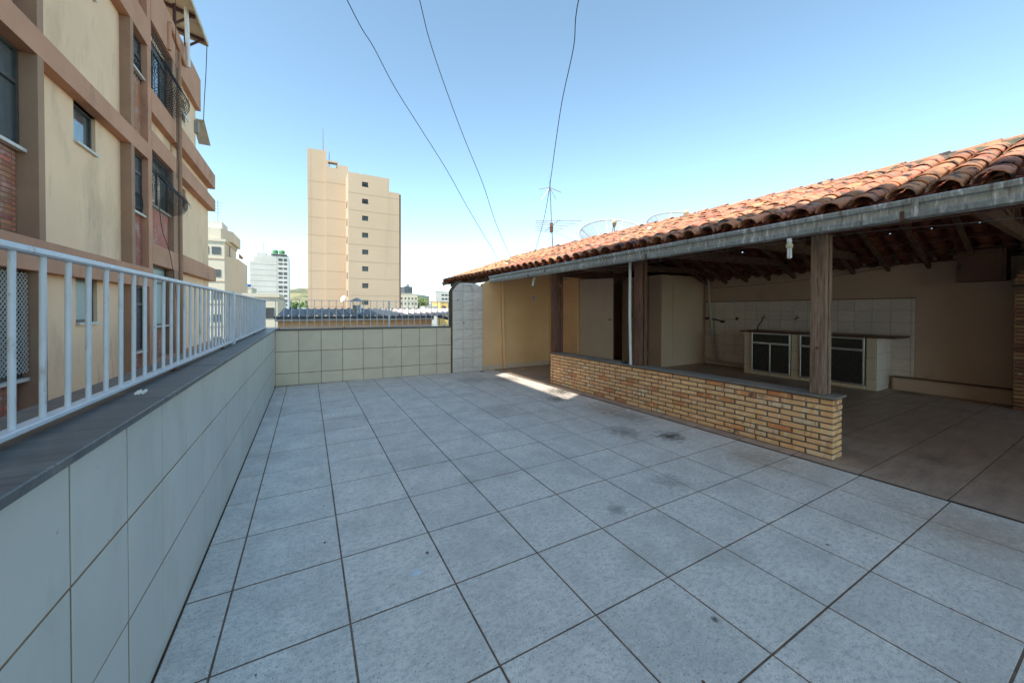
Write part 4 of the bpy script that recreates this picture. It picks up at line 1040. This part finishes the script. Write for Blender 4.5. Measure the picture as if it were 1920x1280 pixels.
# roof terrace canopy with dark red steel
for y in (11.3, 12.9, 14.2, 15.3):
    b = MB(); b.box(-3.40, -3.33, y, y + .07, 9.2, 10.30); b.obj('canopy_post', m_dred, ab)
    b = MB(); b.bar((-3.37, y + .04, 9.75), (-2.95, y + .04, 10.12), .05, .05); b.obj('canopy_brace', m_dred, ab)
    b = MB(); b.bar((-8, y + .04, 11.20), (-2.90, y + .04, 10.10), .06, .1); b.obj('canopy_beam', m_dred, ab)
b = MB(); vs = []; NN = 150
for i in range(NN + 1):
    y = 11.0 + (15.55 - 11.0) * i / NN; z_ = .02 * sin(i * pi / 2.0)
    vs += [(-8.2, y, 11.34 + z_), (-2.84, y, 10.18 + z_)]
b.add(vs, [(2 * i, 2 * i + 1, 2 * i + 3, 2 * i + 2) for i in range(NN)]); b.obj('canopy_sheet', m_canopy, ab)
part('canopy_fascia', m_canopy, (-2.86, -2.83, 11.0, 15.57, 10.08, 10.22))
b = MB(); b.bar((-2.85, 15.56, 10.14), (-8, 15.56, 11.26), .04, .14); b.obj('canopy_fascia', m_canopy, ab)
# lean-to over the low end balcony and wall box
b = MB(); b.bar((-3.28, 16.36, 7.95), (-3.28, 17.3, 7.45), .34, .04, (0, .3, 1)); b.obj('lean_to_roof', m_canopy, ab)
part('wall_box', m_grey, (-3.36, -3.22, 16.1, 16.28, 7.4, 7.8)); part('blue_cover', m_blue, (-4.2, -3.45, 17.2, 17.9, 6.602, 6.95))
wire('facade_cable', [(-3.1, 13.2, 10.2), (-3.12, 13.3, 8.0), (-3.13, 13.35, 6.0), (-3.12, 13.3, 5.0)], .008, m_iron, label='thin cable hanging down the facade beside the bellied window grilles', cat='cable')
wire('facade_cable', [(-3.15, 12.0, 4.0), (-3.14, 12.15, 3.4), (-3.14, 12.7, 2.9), (-3.15, 13.2, 2.0), (-3.17, 13.5, .9)], .008, m_iron, label='loose cable drooping across the lower brick panel of the facade', cat='cable')
wire('facade_cable', [(-2.86, 15.5, 10.1), (-2.95, 15.8, 9.3), (-3.05, 16.1, 8.6), (-3.12, 16.3, 7.9)], .012, m_iron, label='thick dark cable hanging off the far end of the rooftop canopy', cat='cable')
# unseen screens added above the roof; their gap and tops shape the terrace shade
b = MB(); b.prism([(-14, 9.2), (1.2, 9.2), (1.2, 12.4), (.4, 12.75), (-3.3, 13.55), (-14, 14.6)], 0, -3.55, -3.42); b.obj('added_shade_screen', m_render, ab)
part('added_shade_screen', m_render, (-3.55, -3.42, 3.75, 8.9, 9.2, 12.05))
part('added_shade_screen', m_render, (-3.55, -3.42, 1.2, 3.75, 9.97, 12.05))

# ------------------------------------------------------------------ neighbour with corrugated roof behind the end railing
nb2 = empty('low_neighbour_house', (1.5, 13, -24), label='low orange walled neighbour with corrugated roof and metal flue behind the end railing', cat='building')
b = MB(); b.box(-.70, 3.45, 11.5, 15.5, -24, 1.12); b.obj('wall', m_yell if False else m_pl, nb2)
b = MB(); b.cbox(-.78, 3.50, 11.38, 11.49, 1.165, 1.235, .01); b.obj('gutter', m_dgrey, nb2)
b = MB(); b.cbox(-.76, 3.50, 11.40, 11.49, 1.10, 1.163, .01); b.obj('fascia', m_sill, nb2)
def corrug(x0, x1, y0, y1, z0, z1, per, amp, mat, parent, name='roof_sheet'):
    b = MB(); n_ = int((x1 - x0) / per * 8); vs = []
    for i in range(n_ + 1):
        x = x0 + (x1 - x0) * i / n_; t = (x - x0) / per % 1; a = amp * max(0, sin(pi * min(1, t / .45))) ** .7 if t < .45 else 0
        vs += [(x, y0, z0 + a), (x, y1, z1 + a), (x, y0, z0 + a - .015), (x, y1, z1 + a - .015)]
    b.add(vs, [q for i in range(n_) for q in ((4 * i, 4 * i + 4, 4 * i + 5, 4 * i + 1), (4 * i + 2, 4 * i + 3, 4 * i + 7, 4 * i + 6), (4 * i, 4 * i + 2, 4 * i + 6, 4 * i + 4))]); return b.obj(name, mat, parent)
x = -.72
while x < 1.9:
    corrug(x, x + .88, 11.42, 14.6, 1.235, 1.44, .22, .05, m_fibro, nb2); x += .882
while x < 6.5:
    corrug(x, x + .88, 11.42, 14.6, 1.235, 1.44, .22, .05, m_fibrol, nb2); x += .882  # pale sheets put the sunlit half into the colour, dark ones the shaded
fle = empty('metal_flue', (1.33, 12.3, 1.2), label='round grey metal flue with conical rain cap on the corrugated roof', cat='chimney')
b = MB(); b.lathe((1.33, 12.3, 1.18), [(.16, 0), (.13, .06), (.125, .36), (.125, .37), (.12, .37), (.12, 0)], 20); b.obj('pipe', m_galv, fle)
b = MB(); b.lathe((1.33, 12.3, 1.68), [(0, .11), (.03, .10), (.215, .0), (.21, -.008), (0, .08)], 20); b.obj('rain_cap', m_galv, fle)
for k in range(4):
    a = k * pi / 2 + .5; b = MB(); b.bar((1.33 + .12 * cos(a), 12.3 + .12 * sin(a), 1.53), (1.33 + .185 * cos(a), 12.3 + .185 * sin(a), 1.69), .016, .005); b.obj('strap', m_alu, fle)
n3 = empty('annex_roof', (4.6, 12, .6), label='lower pale roof with dark rounded gutter edge beside the white column', cat='roof')
b = MB(); b.tube([(3.55, 11.2, 1.22), (3.9, 10.9, 1.12), (4.4, 10.6, 1.02), (5.2, 10.4, .98)], .045, 8); b.obj('gutter', m_dgrey, n3)
b = MB(); b.add([(3.55, 11.2, 1.20), (3.9, 10.9, 1.10), (4.4, 10.6, 1.0), (6.2, 10.4, .96), (6.2, 11.42, 1.22), (3.55, 11.42, 1.22)], [(0, 1, 2, 3, 4, 5)]); b.obj('roof_sheet', m_fibrol, n3)

# ------------------------------------------------------------------ beige tower
tw1 = empty('beige_tower', (6.5, 65, -24), label='tall beige windowless looking tower with one column of small windows', cat='building')
YT = 62.
part('rear_slab', m_tower, (.02, 2.36, YT, YT + 9, -24, 25.2), parent=tw1)
b = MB(); b.prism([(2.362, -24), (5.50, -24), (5.50, 23.3), (4.10, 23.3), (4.10, 23.75), (3.98, 23.75), (3.98, 22.75), (2.72, 22.75), (2.72, 23.75), (2.5, 23.75), (2.5, 25.6), (2.362, 25.6)], 1, YT - .5, YT + 9)
b.obj('middle_slab', m_tower, tw1)
part('roof_lintel', m_tower, (2.722, 3.978, YT - .5, YT + .4, 23.5, 23.752), parent=tw1)
YF = YT - 4.2
kf = YF / 60.
hw = []
for k in range(8):
    zc = 1.41 + (20.48 - 1.41 - k * 2.565) * kf; hw.append((7.26 * kf, 8.14 * kf, zc - .36, zc + .36))
b = MB(); X0, X1 = 5.33 * kf, 12.78 * kf
ZT = 1.41 + 20.6 * kf; ZT2 = 1.41 + 18.55 * kf; XS = 11.25 * kf
zz = -24
for (a, b_, c_, d_) in sorted(hw, key=lambda h: h[2]):
    b.box(X0, a, YF, YF + .3, zz, d_); b.box(b_, XS, YF, YF + .3, zz, d_); b.box(a, b_, YF, YF + .3, zz, c_); zz = d_
b.box(X0, XS, YF, YF + .3, zz, ZT); b.box(XS, X1, YF, YF + .3, -24, ZT2); b.box(X0, XS, YF + .3, YF + 13, -24, ZT); b.box(XS, X1, YF + .3, YF + 13, -24, ZT2)
b.obj('front_slab', m_tower, tw1)
part('shaded_edge', m_cabwood, (X1 + .002, X1 + .25, YF + .02, YF + 13, -24, ZT2 - .2), parent=tw1)  # dark slab: the tower's shaded right side put into the colour
for k, (a, b_, c_, d_) in enumerate(hw):
    q = MB(); q.box(a, b_, YF + .2, YF + .22, c_, d_); W_ = q.obj('window', m_fglass, tw1)
    q = MB(); q.box(a, b_, YF + .1, YF + .16, c_, c_ + .07); q.box(a, b_, YF + .1, YF + .16, d_ - .07, d_); q.box(a, a + .07, YF + .1, YF + .16, c_ + .07, d_ - .07); q.box(b_ - .07, b_, YF + .1, YF + .16, c_ + .07, d_ - .07)
    if k < 2: q.box(a + .1, b_ - .1, YF - .1, YF + .16, (c_ + d_) / 2 - .03, (c_ + d_) / 2 + .03)
    q.obj('frame', m_wframe, W_)
for k in range(9):
    z = 1.41 + (17.55 - k * 2.565) * kf
    part('joint', m_joint, (X0, X1, YF - .012, YF - .001, z, z + .09), parent=tw1)
    z2 = 1.41 + (18.4 - k * 2.565) * YT / 60; part('joint', m_joint, (.02, 2.36, YT - .012, YT - .001, z2, z2 + .09), parent=tw1); part('joint', m_joint, (2.37, 5.45, YT - .512, YT - .501, z2, z2 + .09), parent=tw1)
part('vertical_joint', m_joint, (.42, .47, YT - .014, YT - .002, -24, 25), parent=tw1)
for k in range(7):
    z = 16.5 - k * 2.62
    q = MB(); q.box(X0 - .05, X0 - .002, YF + 1.2, YF + 2.4, z, z + .9); q.obj('side_window', m_fglass, tw1)
b = MB(); b.lathe((X0 - .55, YF + .6, 2.95), [(0, -.05), (.35, .05), (.5, .2), (.48, .2), (0, 0)], 14, Matrix.Rotation(-1.1, 3, 'Y') @ Matrix.Rotation(.5, 3, 'X')); b.tube([(X0 - .5, YF + .6, 2.95), (X0, YF + .6, 2.5)], .04, 6); b.obj('tower_dish', m_lampw, label='small white dish fixed to the side of the beige tower', cat='satellite dish')
b = MB(); b.tube([(2.1, YT + 1, 25.1), (2.1, YT + 1, 27), (2.1, YT + 1, 29.0)], [.09, .06, .04], 6); b.obj('tower_mast', m_metal, label='thin lightning mast on top of the beige tower', cat='mast')
b = MB(); b.tube([(2.95, YT + 1, 22.8), (2.95, YT + 1, 25.6)], .05, 6); b.obj('tower_rod', m_metal, label='short rod standing beside the roof opening of the beige tower', cat='mast')

# ------------------------------------------------------------------ far buildings
def building(name, label, mat, x0, x1, y0, d_, z1, rows_=0, cols=0, fh=2.9, ztop=None, wh=1.0, ww=.55, side=None, rowsz=None, group=None, parent=None, xr=None):
    P = empty(name, ((x0 + x1) / 2, y0 + d_ / 2, -24), label=label, cat='building', group=group)
    b = MB(); b.box(x0, x1, y0, y0 + d_, -24, z1); b.obj('wall', mat, P)
    b = MB(); b.box(x0 - .15, x1 + .15, y0 - .15, y0 + d_ + .15, z1 + .002, z1 + .35); b.obj('cornice', mat, P)
    zt = ztop if ztop else z1 - 1.1; a, c_ = xr if xr else (x0, x1); wst = (c_ - a) / max(1, cols)
    for r_ in range(rows_):
        for k in range(cols):
            xc = a + wst * (k + .5); zc = zt - r_ * fh
            q = MB(); q.box(xc - wst * ww / 2, xc + wst * ww / 2, y0 - .06, y0 - .003, zc - wh, zc); q.obj('window', m_fglass, P)
    if side:
        n_ = side
        for r_ in range(rows_):
            for k in range(n_):
                yc = y0 + d_ * (k + .5) / n_; zc = zt - r_ * fh
                q = MB(); q.box(x1 + .003, x1 + .06, yc - .5, yc + .5, zc - wh * .8, zc); q.obj('window', m_fglass, P)
    return P
# cream white block right behind the apartment block's corner
P = building('white_apartment_house', 'cream white stepped apartment house seen just right of the terracotta banded block', m_white2, -13.5, -9.45, 60, 9, 10.2, 5, 3, fh=2.9, ztop=9.5, wh=.95, xr=(-13.3, -9.7), side=0, ww=.75)
b = MB(); b.prism([(-13.5, 60.5), (-9.9, 60.5), (-8.9, 62.5), (-8.9, 69), (-13.5, 69)], 2, 10.56, 12.0); b.obj('penthouse', m_white2, P)
b = MB(); b.prism([(-9.448, 60.01), (-8.4, 63), (-8.4, 72), (-9.448, 72)], 2, -24, 8.4); b.obj('bay_wall', m_white2, P)
part('water_tank_house', m_white, (-12.8, -10.0, 62, 66, 12.01, 13.2), parent=P)
for k in range(4): part('band', m_joint, (-13.5, -9.45, 59.93, 59.995, 7.9 - k * 2.9, 8.02 - k * 2.9), parent=P)
b = MB(); b.tube([(-9.2, 62, -20), (-9.2, 62, 10)], .09, 6); b.obj('downpipe', m_grey, P)
b = MB(); b.add([(-8.4, 63.5, 9.3), (-7.9, 64.2, 8.7), (-8.4, 66, 8.7), (-8.4, 63.5, 8.6)], [(0, 1, 2), (0, 3, 1), (3, 2, 1)]); b.obj('awning', m_brickR, P)
ta = empty('rooftop_tv_antenna', (-10.6, 63, 13.2), label='comb shaped television antenna on the cream white apartment house', cat='antenna')
b = MB(); b.tube([(-10.6, 63, 13.2), (-10.6, 63, 16.2)], .04, 5); b.obj('mast', m_metal, ta)
for k in range(4):
    b = MB(); b.tube([(-11.2 + .1 * k, 63, 15.9 - k * .45), (-10.0 - .1 * k, 63, 15.9 - k * .45)], .03, 4); b.obj('element', m_metal, ta)
# tall white block
Yb = 250
P = empty('tall_white_block', (-19, Yb + 6, -24), label='tall white blind walled tower with green water tanks on its roof', cat='building')
b = MB(); b.prism([(-28.2, -24), (-9.6, -24), (-9.6, 32.2), (-15.4, 32.4), (-20.6, 32.4), (-20.6, 33.6), (-25.0, 33.6), (-25.0, 31.2), (-26.3, 31.2), (-26.3, 28.6), (-28.2, 28.6)], 1, Yb, Yb + 16); b.obj('wall', m_white, P)
for k in range(9): part('joint', m_grey, (-28.2, -15.6, Yb - .06, Yb - .01, 27.0 - k * 3.1, 27.1 - k * 3.1), parent=P)
random.seed(4)
for r_ in range(15):
    z = 30.9 - r_ * 2.62
    for (xa, xb) in ((-14.7, -12.7), (-12.1, -10.5)):
        q = MB(); hh = 1.0 if r_ % 3 else 1.5; q.box(xa, xb, Yb - .12, Yb - .01, z - hh, z); q.obj('window', m_fglass, P)
part('vertical_joint', m_grey, (-15.5, -15.35, Yb - .05, Yb - .01, -20, 32), parent=P)
part('roof_slab', m_grey, (-18.5, -10.4, Yb - .5, Yb + 8, 33.0, 33.4), parent=P)
for x in (-17.5, -14.2, -11):
    part('roof_leg', m_grey, (x, x + .4, Yb, Yb + 1, 32.3, 33.0), parent=P)
for k, x in enumerate((-16.3, -13.0)):
    b = MB(); b.lathe((x, Yb + 2, 33.42), [(1.35, 0), (1.55, 1.6), (1.5, 2.0), (.6, 2.5), (0, 2.6)], 14); b.obj('water_tank', m_green, label=('left' if k == 0 else 'right') + ' green water tank on the roof of the tall white block', cat='water tank', group='green water tanks')
b = MB(); b.tube([(-22, Yb + 3, 33.5), (-22, Yb + 3, 39.5)], .12, 5); b.obj('thin_mast', m_metal, label='thin mast rising from the tall white block', cat='mast')
# lower blocks seen through the left railing
b1 = building('cream_block', 'low cream block with blue water tanks below the tall white block', m_white2, -32, -16.5, 150, 14, 8.6, 5, 5, ztop=6.8, fh=3.1)
for k, x in enumerate((-20.8, -17.8)):
    b = MB(); b.lathe((x, 152, 8.96), [(.9, 0), (1.0, .8), (.95, 1.0), (0, 1.25)], 12); b.obj('blue_tank', m_blue, label=('left' if k == 0 else 'right') + ' blue water tank on the low cream block', cat='water tank', group='blue water tanks')
building('plain_cream_block', 'plain cream block standing in front of the tall white block', m_white2, -15.6, -9.5, 140, 12, 5.4, 6, 2, ztop=4.6)
building('long_white_block', 'long white block with dark window rows seen through the left railing bars', m_white, -26, -12.0, 90, 12, 3.2, 7, 4, ztop=1.6, side=3)
building('pale_corner_block', 'pale corner block with stacked balconies just left of the corrugated roof', m_white2, -5.2, -2.55, 42, 9, 2.6, 5, 2, ztop=1.6, fh=2.7)
building('cream_midrise', 'cream mid rise with ochre windows behind the end railing corner', m_white2, -12, -5.9, 120, 12, 3.4, 7, 4, ztop=2.6)
building('small_white_house', 'small white house with balcony in front of the dry hill', m_white, -2.2, .9, 110, 9, 1.6, 2, 2, ztop=1.1, wh=1.3)
building('low_sunlit_roofs', 'low sunlit block below the left railing', m_white, -30, -8.5, 34, 14, -4.5, 4, 8, ztop=-6)
building('white_windowed_block', 'white block with rows of small windows right of the beige tower', m_white2, 42.0, 53.6, 205, 14, 10.2, 4, 6, ztop=8.3, fh=2.9, wh=1.1, ww=.42)
building('dark_glass_tower', 'distant dark glass tower rising behind the white windowed block', m_dgrey, 58.5, 64.0, 258, 12, 17.3, 5, 3, ztop=16, wh=1.6, ww=.7)
part('lift_house', m_grey, (60.5, 62.3, 260, 264, 17.7, 19.4), parent=bpy.data.objects['dark_glass_tower'])
building('grey_balcony_block', 'grey mid rise with dark balconies behind the green tree', m_grey, 62.5, 75.5, 240, 14, 7.0, 3, 7, ztop=6.2, fh=2.9, wh=1.3, ww=.75)
building('stepped_white_block', 'white stepped block with ribbon windows beside the porch roof end', m_white, 66.3, 78, 212, 14, 12.2, 5, 4, ztop=10.9, fh=2.3, wh=1.1, ww=.8, xr=(69.5, 78))
building('yellow_building', 'bright yellow building below the stepped white block', m_yell, 55.2, 66, 170, 12, 5.0, 1, 3, ztop=3.4, wh=1.6)
building('white_shed', 'small white shed roofed building in front of the grey balcony block', m_white, 46.5, 52.5, 165, 9, 2.8, 1, 2, ztop=2.2)
def tree(x, y, z0, h, rad, label, mat=m_leaf, n=900, seed=1):
    rg = random.Random(seed); P = empty('tree', (x, y, z0), label=label, cat='tree')
    b = MB(); b.tube([(x, y, z0), (x + .1 * h, y, z0 + h * .5), (x + .05 * h, y, z0 + h * .8)], [rad * .12, rad * .08, rad * .03], 7); b.obj('trunk', m_trunk, P)
    c_ = MB()
    lobes = [(Vector((x + rg.uniform(-.7, .7) * rad, y + rg.uniform(-.6, .6) * rad, z0 + h * rg.uniform(.55, .95))), rad * rg.uniform(.35, .6)) for _ in range(9)]
    for _ in range(n):
        c0, r0 = rg.choice(lobes); d = Vector((rg.gauss(0, 1), rg.gauss(0, 1), rg.gauss(0, 1))).normalized() * r0 * rg.uniform(.6, 1.05); p = c0 + d
        s = rad * rg.uniform(.04, .09); a = Vector((rg.gauss(0, 1), rg.gauss(0, 1), rg.gauss(0, 1))).normalized() * s; e = a.orthogonal().normalized() * s
        c_.add([p - a - e, p + a - e * .5, p + a + e, p - a * .6 + e], [(0, 1, 2, 3)])
    c_.obj('crown', mat, P, kind='stuff')
m_leafy = MAT('yellow_green_leaves', (.22, .27, .04), (.12, .17, .03), scale=.5, rough=.8)
tree(58.5, 222, -24, 33.0, 6.5, 'round yellow green tree among the far buildings', m_leafy, seed=5)
tree(-3.0, 260, -24, 27, 9, 'dark tree left of the beige tower base', seed=6)
tree(-8.0, 300, -24, 28, 9, 'darker tree below the dry hill beside the tall white block', seed=9)
